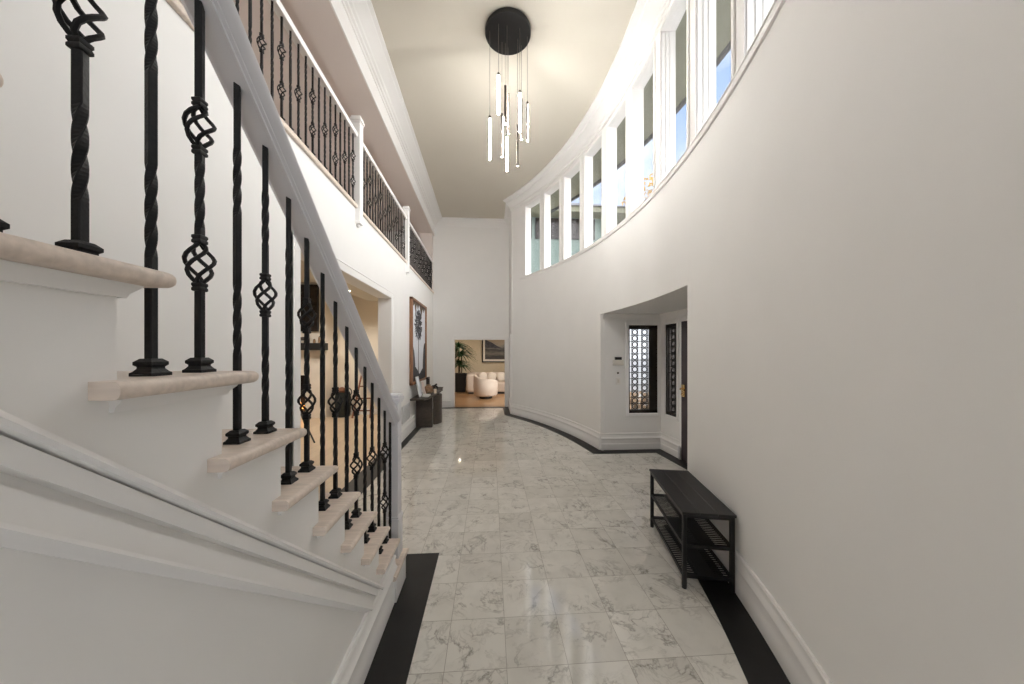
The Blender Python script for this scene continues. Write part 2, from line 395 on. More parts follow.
# windows
def arcbox(bm, a0, a1, r0, r1, z0, z1):
    """a box that follows the curve between two angles"""
    n = 4; rings = []
    for k in range(n+1):
        a = a0+(a1-a0)*k/n
        rings.append([bm.verts.new(arc(a, r, z)) for r, z in ((r0, z0), (r1, z0), (r1, z1), (r0, z1))])
    for p, q in zip(rings, rings[1:]):
        for k in range(4): bm.faces.new((p[k], p[(k+1) % 4], q[(k+1) % 4], q[k]))
    bm.faces.new(rings[0]); bm.faces.new(rings[-1][::-1])
wn = ['farthest', 'second farthest', 'third farthest', 'fourth farthest', 'fifth farthest', 'sixth farthest', 'seventh farthest', 'eighth farthest', 'ninth farthest', 'tenth farthest']
for i, (a, b) in enumerate(WIN):
    o = thing('window_%d' % (i+1), 'tall narrow white clerestory window, %s in the curved row' % wn[i], 'window', arc((a+b)/2, R, SILL), kind='structure')
    bm = B()
    for d0, d1, t in ((-.014, 0, -.034), (.0, .045, .008), (.045, .085, .014), (.085, .145, .018)):
        ta = t/R
        if t < 0:   # casing on the wall face
            arcbox(bm, a-ta, a, R+d0, R+.002, SILL, HEAD-t); arcbox(bm, b, b+ta, R+d0, R+.002, SILL, HEAD-t)
            arcbox(bm, a, b, R+d0, R+.002, HEAD, HEAD-t)
        else:
            arcbox(bm, a, a-ta, R+d0, R+d1, SILL, HEAD); arcbox(bm, b+ta, b, R+d0, R+d1, SILL, HEAD)
            arcbox(bm, a-ta, b+ta, R+d0, R+d1, HEAD-t, HEAD); arcbox(bm, a-ta, b+ta, R+d0, R+d1, SILL, SILL+t)
    obj('window_frame', bm, 'trim', o)
    bm = B(); ta = .024/R
    arcbox(bm, a-ta*.8, b+ta*.8, R+.12, R+.126, SILL+.03, HEAD-.03)
    obj('glass', bm, 'glass', o)

# ------------------------------------------------------------------ entrance recess
def NX(y): return 2.80+(5.18-y)*.043       # front wall line
def rect_wall(bm, u, v0, v1, w0, w1, holes, place, t):
    """wall in (v along, w up) with rectangular holes; place(u,v,w)->xyz, thickness t in u"""
    vs = sorted({v0, v1, *[h[0] for h in holes], *[h[1] for h in holes]}); ws = sorted({w0, w1, *[h[2] for h in holes], *[h[3] for h in holes]})
    sol = lambda i, j: 0 <= i < len(vs)-1 and 0 <= j < len(ws)-1 and not any(h[0] < (vs[i]+vs[i+1])/2 < h[1] and h[2] < (ws[j]+ws[j+1])/2 < h[3] for h in holes)
    for i in range(len(vs)-1):
        for j in range(len(ws)-1):
            if not sol(i, j): continue
            a, b, c, d = vs[i], vs[i+1], ws[j], ws[j+1]
            P = lambda du, v, w: place(u+du, v, w)
            quad(bm, (P(0, a, c), P(0, b, c), P(0, b, d), P(0, a, d))); quad(bm, (P(t, a, c), P(t, a, d), P(t, b, d), P(t, b, c)))
            if not sol(i-1, j): quad(bm, (P(0, a, c), P(0, a, d), P(t, a, d), P(t, a, c)))
            if not sol(i+1, j): quad(bm, (P(0, b, c), P(t, b, c), P(t, b, d), P(0, b, d)))
            if not sol(i, j-1): quad(bm, (P(0, a, c), P(t, a, c), P(t, b, c), P(0, b, c)))
            if not sol(i, j+1): quad(bm, (P(0, a, d), P(0, b, d), P(t, b, d), P(t, a, d)))
    bmesh.ops.remove_doubles(bm, verts=bm.verts, dist=1e-5)
W1 = (2.255, 2.745, .59, 2.03); W2 = (4.745, 5.035, .60, 2.03); DR = (3.58, 4.60, 0, 2.04)
bm = B(); rect_wall(bm, 5.18, 1.86, 3.06, 0, NTOP+.3, [W1], lambda u, v, w: (v, u, w), .2)
struct('wall_entrance_side', bm, 'wall', 'white side wall of the entrance recess with one grilled window')
bm = B(); rect_wall(bm, 0, 2.55, 5.18, 0, NTOP+.3, [W2, DR], lambda u, v, w: (NX(v)+u, v, w), .2)
struct('wall_entrance_front', bm, 'wall', 'white front wall of the entrance recess holding the dark door')
bm = B(); box(bm, 1.80, 3.1, 2.66, 2.86, 0, NTOP+.3)
struct('wall_entrance_near', bm, 'wall', 'white near wall of the entrance recess hidden behind the curve')
bm = B(); extrude(bm, [(p.x, p.y) for p in [arc(a, R+.1495, 0) for a in fill([N_NEAR, N_FAR])]]+[(3.05, 5.3), (3.05, 2.7)], lambda p: (p[0], p[1], NTOP), lambda p: (p[0], p[1], NTOP+.1))
struct('ceiling_entrance', bm, 'wall', 'low flat white ceiling of the entrance recess', 'ceiling')
cx0 = arc(N_FAR, R, 0).x
bm = B(); sweep_path(bm, BASE0, [(NX(4.66), 4.66), (NX(5.18), 5.18), (cx0+.002, 5.18)])
struct('baseboard_entrance', bm, 'trim', 'tall white baseboard turning the corner of the entrance recess', 'baseboard')
bm = B(); sweep_path(bm, [(0, NTOP-.09), (.01, NTOP-.09), (.016, NTOP-.06), (.05, NTOP-.015), (.05, NTOP), (0, NTOP)], [(NX(2.87), 2.87), (NX(5.18), 5.18), (cx0+.03, 5.18)])
struct('trim_7', bm, 'trim', 'small white crown moulding under the entrance recess ceiling', 'moulding')
def casing(bm, place, h, w=.05, t=.016, bottom=True):
    a, b, c, d = h
    def bx(v0, v1, w0, w1): 
        extrude(bm, [(v0, w0), (v1, w0), (v1, w1), (v0, w1)], lambda p: place(.004, *p), lambda p: place(-t, *p), .004, 1)
    bx(a-w, a, c-(w if bottom else 0), d+w); bx(b, b+w, c-(w if bottom else 0), d+w); bx(a, b, d, d+w)
    if bottom: bx(a, b, c-w, c)
# first sidelight: deep dark reveal, pierced ring screen
P1 = lambda u, v, w: (v, 5.18+u, w)
o = thing('window_11', 'tall sidelight with dark pierced ring screen beside the intercom', 'window', (2.5, 5.18, .59), kind='structure')
bm = B(); casing(bm, P1, W1, .055); obj('casing', bm, 'trim', o)
a, b, c, d = W1
bm = B(); box(bm, a, a+.022, 5.185, 5.25, c, d); box(bm, b-.125, b, 5.185, 5.235, c, d, .006); box(bm, a, b, 5.185, 5.25, d-.06, d); box(bm, a, b, 5.185, 5.25, c, c+.05)
obj('dark_frame', bm, 'darkmetal', o)
def ring(bm, cx, cz, r, w, place, n=20, t=.012):
    for k in range(n):
        q0, q1 = 2*PI*k/n, 2*PI*(k+1)/n
        pts = [(cx+(r+s)*math.cos(q), cz+(r+s)*math.sin(q)) for q, s in ((q0, -w), (q1, -w), (q1, w), (q0, w))]
        extrude(bm, pts, lambda p: place(.03, *p), lambda p: place(.03+t, *p))
def screen(bm, place, a, b, c, d, cols, pitch, rad):
    n = int((d-c)/pitch); p = (d-c)/n
    for x in cols:
        for k in range(n):
            z = c+(k+.5)*p
            ring(bm, x, z, rad, .006, place)
    xs = sorted([a+.008]+[x+s*(rad+.012) for x in cols for s in (-1, 1)]+[b-.008])
    for x in xs: extrude(bm, [(x-.0035, c), (x+.0035, c), (x+.0035, d), (x-.0035, d)], lambda q: place(.032, *q), lambda q: place(.04, *q))
    for k in range(n+1):
        z = c+k*p
        extrude(bm, [(a, z-.0045), (b, z-.0045), (b, z+.0045), (a, z+.0045)], lambda q: place(.032, *q), lambda q: place(.04, *q))
        for x in cols:
            for sx in (-1, 1):
                for sz in (-1, 1):
                    zz = z+sz*.018; xx = x+sx*(rad*.74+.012)
                    if c < zz < d: ring(bm, xx, zz, .012, .003, place, 8)
bm = B(); screen(bm, P1, a+.022, b-.125, c+.05, d-.06, (a+.022+.098, a+.022+.098+.165), .0965, .040); obj('pierced_screen', bm, 'darkmetal', o)
bm = B(); box(bm, a+.01, b-.1, 5.255, 5.26, c+.02, d-.03); obj('glass', bm, 'glass', o)
P2 = lambda u, v, w: (NX(v)+u, v, w)
o = thing('window_12', 'narrow dark sidelight beside the edge of the front door', 'window', (NX(4.9), 4.9, .6), kind='structure')
bm = B(); casing(bm, P2, W2, .05); obj('casing', bm, 'trim', o)
a, b, c, d = W2
bm = B()
for q in ((a, a+.03, c, d), (b-.03, b, c, d), (a, b, c, c+.05), (a, b, d-.05, d)):
    extrude(bm, [(q[0], q[2]), (q[1], q[2]), (q[1], q[3]), (q[0], q[3])], lambda p: P2(.0, *p), lambda p: P2(.205, *p))  # carried through the wall as a dark lining over the brightly lit reveal
obj('dark_frame', bm, 'darkmetal', o)
bm = B(); screen(bm, P2, a+.03, b-.03, c+.05, d-.05, ((a+b)/2,), .0965, .040); obj('pierced_screen', bm, 'darkmetal', o)
bm = B(); extrude(bm, [(a+.01, c+.01), (b-.01, c+.01), (b-.01, d-.01), (a+.01, d-.01)], lambda p: P2(.10, *p), lambda p: P2(.106, *p)); obj('glass', bm, 'glass', o)
o = thing('door_1', 'dark plum front door with brass handle, seen almost edge on', 'door', (NX(4.1), 4.1, 0), kind='structure')
bm = B()
extrude(bm, [(DR[0], .005), (DR[1], .005), (DR[1], DR[3]), (DR[0], DR[3])], lambda p: P2(-.03, *p), lambda p: P2(.03, *p), .004, 1)
for z0, z1 in ((.2, .95), (1.1, 1.85)):
    for y0, y1 in ((3.72, 4.05), (4.13, 4.46)):
        extrude(bm, [(y0, z0), (y1, z0), (y1, z1), (y0, z1)], lambda p: P2(-.04, *p), lambda p: P2(-.02, *p), .006, 1)
obj('door_leaf', bm, 'door', o)
bm = B()
extrude(bm, [(4.51, .94), (4.58, .94), (4.58, 1.12), (4.51, 1.12)], lambda p: P2(-.045, *p), lambda p: P2(-.028, *p), .005, 2)
tube(bm, [P2(-.03, 4.55, 1.06), P2(-.075, 4.55, 1.06), P2(-.085, 4.54, 1.055), P2(-.085, 4.44, 1.05)], .011, 10)
lathe(bm, [(0, 0), (.022, 0), (.024, .012), (.014, .02), (0, .02)], P2(-.045, 4.545, .97), 14)
obj('door_handle', bm, 'brass', o)
bm = B(); casing(bm, P2, (DR[0], DR[1], 0, DR[3]), .07, .02, bottom=False); obj('door_casing', bm, 'trim', o)
# door stop
o = thing('doorstop', 'grey rounded doorstop at the foot of the dark door', 'doorstop', (2.785, 4.63, .003))
bm = B(); ellipsoid(bm, (2.785, 4.63, .105), .016, .026, .102, 16, .7); obj('body', bm, 'vent', o, smooth=60)
# intercom
o = thing('intercom', 'ivory wall intercom with dark display beside the ring screen window', 'intercom', (2.07, 5.18, 1.45))
bm = B(); box(bm, 1.985, 2.165, 5.155, 5.18, 1.375, 1.465, .006); obj('panel', bm, 'plastic', o, smooth=40)
bm = B(); box(bm, 2.03, 2.12, 5.145, 5.16, 1.475, 1.50, .004); box(bm, 2.02, 2.13, 5.15, 5.18, 1.465, 1.51, .004); obj('display', bm, 'black', o)
o = thing('light_switch', 'small round wall switch right below the ivory intercom', 'switch', (2.075, 5.18, 1.25))
bm = B(); lathe(bm, [(0, 0), (.016, 0), (.016, .008), (.01, .012), (0, .012)], (0, 0, 0), 16)
bmesh.ops.transform(bm, matrix=Matrix.Translation((2.075, 5.18, 1.25)) @ Matrix.Rotation(PI/2, 4, 'X'), verts=bm.verts); obj('knob', bm, 'bronze', o, smooth=40)
o = thing('switch_plate', 'white rocker switch plate below the round switch in the entrance', 'switch', (2.08, 5.18, 1.07))
bm = B(); box(bm, 2.04, 2.12, 5.17, 5.18, 1.06, 1.18, .003); obj('plate', bm, 'white', o)
bm = B(); box(bm, 2.065, 2.095, 5.163, 5.172, 1.09, 1.15, .002); obj('rocker', bm, 'plastic', o)

# ------------------------------------------------------------------ back wall, jog, behind camera, ceiling
OB = (-1.03, .415, 0, 1.94)
bm = B(); rect_wall(bm, YB, -3.6, .75, 0, CEIL+.05, [OB], lambda u, v, w: (v, u, w), .16)
struct('wall_back', bm, 'wall', 'tall white far wall above the living room doorway')
jx = arc(A_END, R, 0)
bm = B(); box(bm, .537, .75, jx.y-.012, YB+.02, 0, CEIL+.05)
struct('wall_back_return', bm, 'wall', 'short white return wall right of the living room doorway')
PB = lambda u, v, w: (v, YB+u, w)
bm = B(); casing(bm, PB, OB, .085, .02, bottom=False); casing(bm, PB, (OB[0]-.06, OB[1]+.06, 0, OB[3]+.06), .026, .034, bottom=False)
struct('trim_8', bm, 'trim', 'white casing round the doorway to the far living room', 'moulding')
bm = B(); sweep_path(bm, BASE0, [(OB[0]-.09, YB), (-1.62, YB)]); 
struct('baseboard_back', bm, 'trim', 'white baseboard left of the living room doorway', 'baseboard')
bm = B(); sweep_path(bm, BASE0, [(.537, jx.y+.02), (.537, YB-.01)])
struct('baseboard_return', bm, 'trim', 'white baseboard on the short return wall', 'baseboard')
bm = B(); box(bm, .5, .537, 8.42, 8.47, 0.27, 2.05, .006); box(bm, .51, .537, 8.40, 8.49, .27, 2.05, .004)
struct('trim_9', bm, 'trim', 'white vertical strip on the return wall', 'moulding')  # thin white strip standing proud of the return wall
bm = B(); sweep_path(bm, [(d, CEIL+z) for d, z in CROWN], [(.537, jx.y), (.537, YB), (-1.63, YB)])
struct('trim_10', bm, 'trim', 'white crown moulding across the far wall', 'moulding')
bm = B(); AC = fill([A_NEAR, A_END])
for a, b in zip(AC, AC[1:]):
    p, q = arc(a, R+.14, CEIL), arc(b, R+.14, CEIL)
    quad(bm, (p, q, (-3.6, q.y, CEIL), (-3.6, p.y, CEIL)))
p = arc(A_NEAR, R+.14, CEIL); quad(bm, (p, (-3.6, p.y, CEIL), (-3.6, YF, CEIL), (NP.x+.14, YF, CEIL)))
p = arc(A_END, R+.14, CEIL); quad(bm, (p, (.70, YB+.15, CEIL), (-3.6, YB+.15, CEIL), (-3.6, p.y, CEIL)))
bmesh.ops.remove_doubles(bm, verts=bm.verts, dist=1e-4)
g = bmesh.ops.extrude_face_region(bm, geom=list(bm.faces))
for v in g['geom']:
    if isinstance(v, bmesh.types.BMVert): v.co.z += .12
struct('ceiling', bm, 'ceil', 'high cream ceiling over the hall', 'ceiling')
FW = [(-1.35, .85, .4, 4.5)]  # unseen opening added to let daylight in behind the camera
bm = B(); rect_wall(bm, YF, -3.6, 1.2, 0, CEIL+.05, FW, lambda u, v, w: (v, u, w), -.2)
struct('wall_front', bm, 'wall', 'white wall behind the camera with a window added for light')
o = thing('window_13', 'unseen tall window added for light behind the camera', 'window', (-.2, YF, .4), kind='structure')
a, b, c, d = FW[0]; bm = B()
for x in (a, a+(b-a)/3, a+(b-a)*2/3, b): box(bm, x-.03, x+.03, YF-.12, YF-.04, c, d)
for z in (c, 1.9, 3.4, d): box(bm, a, b, YF-.12, YF-.04, z-.03, z+.03)
obj('window_frame', bm, 'trim', o)
bm = B(); box(bm, a, b, YF-.085, YF-.079, c, d); obj('glass', bm, 'glass', o)

# ------------------------------------------------------------------ left wall, opening, gallery
OL = (2.72, 5.24, 0, 2.44); GZ = 3.285
bm = B(); rect_wall(bm, 0, YF, YB, 0, GZ-.03, [OL], lambda u, v, w: LW((u, v, w)), -.19)
struct('wall_left', bm, 'wall', 'white left wall under the gallery with a wide opening')
PL = lambda u, v, w: LW((-u, v, w))
bm = B(); casing(bm, PL, OL, .10, .02, bottom=False); casing(bm, PL, (OL[0]-.08, OL[1]+.08, 0, OL[3]+.08), .02, .026, bottom=False)
struct('trim_11', bm, 'trim', 'white casing round the wide left opening', 'moulding')
bm = B(); sweep_path(bm, BASE0, [LW((0, YB, 0)).xy, LW((0, OL[1]+.12, 0)).xy]); 
struct('baseboard_left', bm, 'trim', 'tall white baseboard behind the console on the left wall', 'baseboard')
bm = B(); box(bm, -1.75, 0, YF, YB, GZ-.035, GZ-.029)
struct('floor_gallery', bm, 'wall', 'white underside slab of the upstairs gallery', 'floor', warp=LW)
bm = B(); box(bm, -1.75, .028, YF, YB, GZ-.03, GZ+.012, .008)
struct('trim_12', bm, 'tread', 'pale wood nosing along the edge of the gallery floor', 'moulding', warp=LW)
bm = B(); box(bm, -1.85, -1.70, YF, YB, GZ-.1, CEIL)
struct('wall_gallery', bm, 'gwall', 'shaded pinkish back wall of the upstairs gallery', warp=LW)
BZ = 4.90
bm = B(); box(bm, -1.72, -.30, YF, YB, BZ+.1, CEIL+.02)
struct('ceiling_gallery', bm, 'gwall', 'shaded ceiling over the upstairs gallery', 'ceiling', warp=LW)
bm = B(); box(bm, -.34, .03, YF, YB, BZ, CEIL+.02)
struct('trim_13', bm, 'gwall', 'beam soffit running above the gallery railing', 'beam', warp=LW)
bm = B(); extrude(bm, [(.03, 0), (.045, 0), (.045, .24), (.06, .245), (.06, .275), (.085, .285), (.09, .31), (.115, .325), (.125, .345), (.19, .40), (.225, .425), (.235, .44), (.27, .455), (.27, .50), (.03, .50)],
                  lambda p: LW((p[0], YF, BZ+p[1])), lambda p: LW((p[0], YB, BZ+p[1])))
struct('trim_14', bm, 'trim', 'deep white stepped crown moulding above the gallery', 'moulding', smooth=20)
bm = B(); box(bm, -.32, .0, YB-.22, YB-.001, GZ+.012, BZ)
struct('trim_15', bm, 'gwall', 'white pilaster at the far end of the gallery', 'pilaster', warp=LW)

# ------------------------------------------------------------------ balusters
def bar_mesh(L, zones, gaps, s=.0145):
    out = []; bm = B(); h = s/2; c = h*.8
    ev = sorted(set([0, L]+[q for z in zones for q in z[:2]]+[q for g in gaps for q in g])); prev = None; ang = 0
    sec = ((-h, -c), (-c, -h), (c, -h), (h, -c), (h, c), (c, h), (-c, h), (-h, c))
    def ringat(z, q, w):
        return [bm.verts.new((w*(x*math.cos(q)-y*math.sin(q)), w*(x*math.sin(q)+y*math.cos(q)), z)) for x, y in sec]
    def link(a, b):
        for k in range(8): bm.faces.new((a[k], a[(k+1) % 8], b[(k+1) % 8], b[k]))
    for a, b in zip(ev, ev[1:]):
        if any(abs(g[0]-a) < 1e-6 for g in gaps):
            bm.faces.new(prev); prev = None; out.append(bm); bm = B(); continue
        tw = next((z[2] for z in zones if abs(z[0]-a) < 1e-6 and abs(z[1]-b) < 1e-6), 0)
        if prev is None: prev = ringat(a, ang, 1); bm.faces.new(prev[::-1])
        n = max(1, int(abs(tw)/12)) if tw else 1
        for k in range(1, n+1):
            cur = ringat(a+(b-a)*k/n, ang+math.radians(tw*k/n), 1); link(prev, cur); prev = cur
        ang += math.radians(tw)
    bm.faces.new(prev); out.append(bm)
    return out
def sq_lathe(bm, prof, z0=0):
    rings = [[bm.verts.new((x*r, y*r, z0+z)) for x, y in ((-1, -1), (1, -1), (1, 1), (-1, 1))] for r, z in prof]
    for a, b in zip(rings, rings[1:]):
        for k in range(4): bm.faces.new((a[k], a[(k+1) % 4], b[(k+1) % 4], b[k]))
    bm.faces.new(rings[0][::-1]); bm.faces.new(rings[-1])
def basket_bm(zc, half=.047, fine=10, n=6):
    bm = B()
    for w in range(4):
        pts = []
        for k in range(fine+1):
            t = k/fine; r = .004+.0225*math.sin(PI*t)**.85; q = w*PI/2+PI*1.15*t
            pts.append((r*math.cos(q), r*math.sin(q), zc-half+2*half*t))
        tube(bm, pts, .0044, n)
    for z in (zc-half-.008, zc+half+.008):
        sq_lathe(bm, [(.0085, -.010), (.0102, -.008), (.0102, -.003), (.0086, 0), (.0102, .003), (.0102, .008), (.0085, .010)], z)
    return bm
KINDS = {'twist': ([(.23, .42, 340), (.60, .78, 320)], []),
         'single': ([(.10, .26, 285), (.56, .72, 285)], [.41]),
         'double': ([(.33, .49, 285)], [.252, .567])}
def baluster(kind, L, parent, fine=10, n=6, sc=1):
    zones, bas = KINDS[kind]; zones = [(a*sc, b*sc, t) for a, b, t in zones]; bas = [z*sc for z in bas]
    bars = bar_mesh(L, zones, [(z-.05, z+.05) for z in bas])
    o = obj('baluster', bars[0], 'iron', parent, local=True)
    for q in bars[1:]: obj('upper_bar', q, 'iron', o, local=True)
    s = B(); sq_lathe(s, [(.0205, 0), (.0205, .006), (.0175, .0085), (.0135, .0145), (.0135, .018), (.0172, .0215), (.0172, .0275), (.0108, .034)])
    obj('base_shoe', s, 'iron', o, local=True)
    for z in bas: obj('basket', basket_bm(z, fine=fine, n=n), 'iron', o, smooth=50, local=True)
    return o

# ------------------------------------------------------------------ staircase
r_, go = .194, .2164
NK = 13
def nose(k): return .636+go*(9-k)
def zk(k): return r_*k
def nline(y): return zk(7)+(nose(7)-y)*r_/go
XT, XF, XW = -.586, -.634, -1.495
st = thing('staircase', 'white open-sided staircase with pale oak treads rising on the left', 'staircase', (-1.05, 2.3, 0))
bm = B()
for k in range(1, NK+1): box(bm, XW, XF, nose(k+1)-.04, nose(k)-.04, 0, zk(k)-.03)
yb = nose(NK+1)-.04
obj('stair_body', bm, 'wall', st)
def tread_bm():
    bm = B(); e = -.040      # the return nosing runs past the riser above
    pl = [(XT, go), (XT, e), (XF-.004, e), (XF-.004, 0), (XW, 0), (XW, go)]   # y from the riser face above
    t = B(); lo = [t.verts.new((x, y, -.03)) for x, y in pl]; hi = [t.verts.new((x, y, 0)) for x, y in pl]
    t.faces.new(lo[::-1]); t.faces.new(hi); n = len(pl)
    for i in range(n): t.faces.new((lo[i], lo[(i+1) % n], hi[(i+1) % n], hi[i]))
    side = lambda ed, i, val: all(abs(v.co[i]-val) < 1e-6 for v in ed.verts)
    ed = [q for q in t.edges if (side(q, 0, XT) or side(q, 1, go)) and abs(q.verts[0].co.z-q.verts[1].co.z) < 1e-6]
    bmesh.ops.bevel(t, geom=ed, offset=.0125, segments=4, profile=.5, affect='EDGES')
    merge(bm, t); return bm
tp = None
for k in range(1, NK+1):
    if tp is None:
        bm = tread_bm()
        for v in bm.verts: v.co.y += .052 if v.co.y > go*.5 else 0
        tp = obj('tread', bm, 'tread', st, smooth=40, local=True)
        bm = B()
        prof = [(0, -.054), (.008, -.054), (.010, -.046), (.019, -.036), (.022, -.0305), (0, -.0305)]
        sweep_path(bm, prof, [(XW, go), (XF, go), (XF, -.012)])
        obj('tread_moulding', bm, 'trim', tp, smooth=40, local=True)
        t = tp
    else: t = copy_tree(tp, st)
    t.location = Vector((0, nose(k+1)-.04, zk(k)))-st.location
# skirt mouldings on the side face
def zline(y): return 1.503-.871*(y-.472)
bm = B()
yA, yZ = nose(NK), 2.05
def skirt(q, dz, ye): extrude(bm, q, lambda p: (XF+p[0], yA, zline(yA)+dz+p[1]), lambda p: (XF+p[0], ye, zline(ye)+dz+p[1]))
def yend(dz): return min(yZ, .472+(1.503+dz-.262)/.871)
skirt([(0, -.020), (.020, -.020), (.026, -.017), (.030, -.009), (.026, -.002), (.014, .002), (.010, .010), (.004, .013), (0, .013)], 0, yend(0))
skirt([(0, 0), (.018, 0), (.018, -.038), (0, -.040)], -.026, yend(-.06))
skirt([(0, 0), (.018, 0), (.018, -.052), (0, -.052)], -.089, yend(-.13))
skirt([(0, -.016), (.006, -.016), (.012, -.010), (.022, -.006), (.028, .002), (.026, .010), (.018, .012), (0, .012)], -.148, yend(-.148))
obj('skirt_moulding', bm, 'trim', st, smooth=30)
bm = B(); sweep_path(bm, [(-d, z) for d, z in BASE0], [(XF, yb), (XF, nose(2)+.02)][::-1])
for v in bm.verts: v.co.x = 2*XF-v.co.x if v.co.x < XF else v.co.x
struct('baseboard_stair', bm, 'trim', 'tall white stepped baseboard along the foot of the stair side', 'baseboard', smooth=30)
bm = B(); box(bm, XF-.05, XT-.012, nose(2)-.04, nose(1)-.02, 0, .160, .003)
obj('starting_plinth', bm, 'trim', st)

# railing
XB = -.672
rl = thing('stair_railing', 'black twisted iron stair railing with white handrail tinted backlit grey on oak treads', 'railing', (XB, 2.3, r_))
RB = .802
hp = [(.030, 0), (.030, .010), (.037, .014), (.037, .020), (.050, .030), (.058, .044), (.058, .056), (.046, .066), (.018, .071)]
prof = [(-x, z) for x, z in hp[::-1]]+hp
ya, yz = nose(NK)-.05, 2.262
bm = B(); extrude(bm, prof, lambda p: (XB+p[0], ya, nline(ya)+RB+p[1]), lambda p: (XB+p[0], yz, nline(yz)+RB+p[1]))
obj('handrail', bm, 'rail', rl, smooth=40)
bm = B(); nx, ny = XB, 2.30
def post(bm, x, y, w, z0, z1): box(bm, x-w, x+w, y-w, y+w, z0, z1, .003, 1)
post(bm, nx, ny, .050, zk(1), .455); post(bm, nx, ny, .044, .455, 1.26); post(bm, nx, ny, .054, .44, .462); post(bm, nx, ny, .050, .462, .476)
post(bm, nx, ny, .049, 1.015, 1.03)
post(bm, nx, ny, .052, 1.245, 1.26); post(bm, nx, ny, .060, 1.26, 1.285); post(bm, nx, ny, .052, 1.285, 1.305)
obj('newel_post', bm, 'rail', rl)
protos = {}
for k in range(1, NK+1):
    for ab, off in (('A', .165), ('B', .057)):
        if k == 1: continue
        kind = 'twist' if ab == 'A' else ('double' if k % 2 == 0 else 'single')
        y = nose(k)-off+.0035*(9-k); L = nline(nose(k)-off)+RB-zk(k)+.004
        if kind not in protos: protos[kind] = b = baluster(kind, L, rl)
        else: b = copy_tree(protos[kind], rl)
        b.location = Vector((XB, y, zk(k)))-rl.location
b = copy_tree(protos['twist'], rl); b.location = Vector((XB, nose(1)-.14, zk(1)))-rl.location

# gallery railings
posts = [3.91, 6.25]; RT = 4.07
secs = [(.2, posts[0]-.06, 'near section of black iron gallery railing ending at the first white post'),
        (posts[0]+.06, posts[1]-.06, 'middle section of black iron gallery railing between two white posts'),
        (posts[1]+.06, YB-.22, 'far section of black iron gallery railing reaching the end wall')]
gp = {}; idx = 0
for y0, y1, lab in secs:
    g = thing('gallery_railing', lab, 'railing', LW((0, (y0+y1)/2, GZ+.012)), group=None)
    bm = B(); extrude(bm, [(-.028, 0), (.028, 0), (.036, .02), (.036, .04), (.022, .056), (-.022, .056), (-.036, .04), (-.036, .02)], lambda p: LW((p[0], y0, RT+p[1])), lambda p: LW((p[0], y1, RT+p[1])))
    obj('top_rail', bm, 'trim', g, smooth=30)
    n = int(round((y1-y0)/.108)); 
    for i in range(n):
        y = y0+(i+.5)*(y1-y0)/n
        kind = ('twist', 'double', 'twist', 'single')[idx % 4]; idx += 1
        if kind not in gp: gp[kind] = b = baluster(kind, RT-GZ-.012+.004, g, 8, 4, .92)
        else: b = copy_tree(gp[kind], g)
        b.location = LW((0, y, GZ+.012))-g.location
for y, w in zip(posts, ('nearer', 'farther')):
    g = thing('gallery_post', '%s white square post dividing the gallery railing' % w, 'post', LW((0, y, 3.07)), group=None)
    bm = B(); a = LW((.005, y, 0))
    post(bm, a.x, a.y, .048, 3.10, 4.27); obj('shaft', bm, 'trim', g)
    bm = B(); post(bm, a.x, a.y, .062, 4.27, 4.30); post(bm, a.x, a.y, .054, 4.30, 4.325); post(bm, a.x, a.y, .054, 4.245, 4.262); obj('cap', bm, 'trim', g)
    bm = B(); post(bm, a.x, a.y, .052, 3.085, 3.11); lathe(bm, [(0, 0), (.02, .004), (.03, .02), (.018, .036), (0, .036)], (a.x, a.y, 3.05), 16); obj('drop', bm, 'trim', g)

# ------------------------------------------------------------------ chandelier
dx, dy = .206, 3.825
ch = thing('chandelier', 'black disc ceiling chandelier with slim lit tubes on cords', 'chandelier', (dx, dy, CEIL))
bm = B(); cyl(bm, (dx, dy), .268, CEIL-.05, CEIL, 64, .004); obj('canopy', bm, 'black', ch, smooth=40)
c_, s_ = math.cos(TH), math.sin(TH)
def px(u, v, D):
    X = (u-512)/325*D; return Vector((X*c_+D*s_, -X*s_+D*c_, 1.6-(v-351.5)/325*D))
tubes = [(489.8, 116.5, 159.5, 3.78, -15), (498.5, 73.5, 114, 3.70, -90), (505.3, 86, 124, 3.93, 90), (502, 114, 157, 3.92, 40), (508.2, 94, 134, 3.99, 90),
         (507, 135, 171, 3.72, -90), (519.8, 91, 132, 3.75, -90), (517.5, 125, 166, 3.88, 90), (527.3, 102.5, 141, 3.85, 25), (521.5, 99, 139.5, 3.96, 70)]
for u, v0, v1, D, ang in tubes:
    a, b = px(u, v0, D), px(u, v1, D); q = math.radians(ang)
    bm = B(); tube(bm, [(a.x, a.y, CEIL-.05), (a.x, a.y, a.z)], .0022, 6); obj('cord', bm, 'cord', ch)
    bm = B(); cyl(bm, (a.x, a.y), .0105, b.z, a.z-.03, 16); tb = obj('lit_tube', bm, 'tube', ch, smooth=40)
    bm = B(); lathe(bm, [(.0110, b.z-.004), (.0140, b.z-.004), (.0140, a.z), (.0110, a.z)], (a.x, a.y, 0), 10, q+PI-1.55, q+PI+1.55)
    cyl(bm, (a.x, a.y), .0135, a.z-.03, a.z+.004, 12); obj('bronze_back', bm, 'bronze', tb)

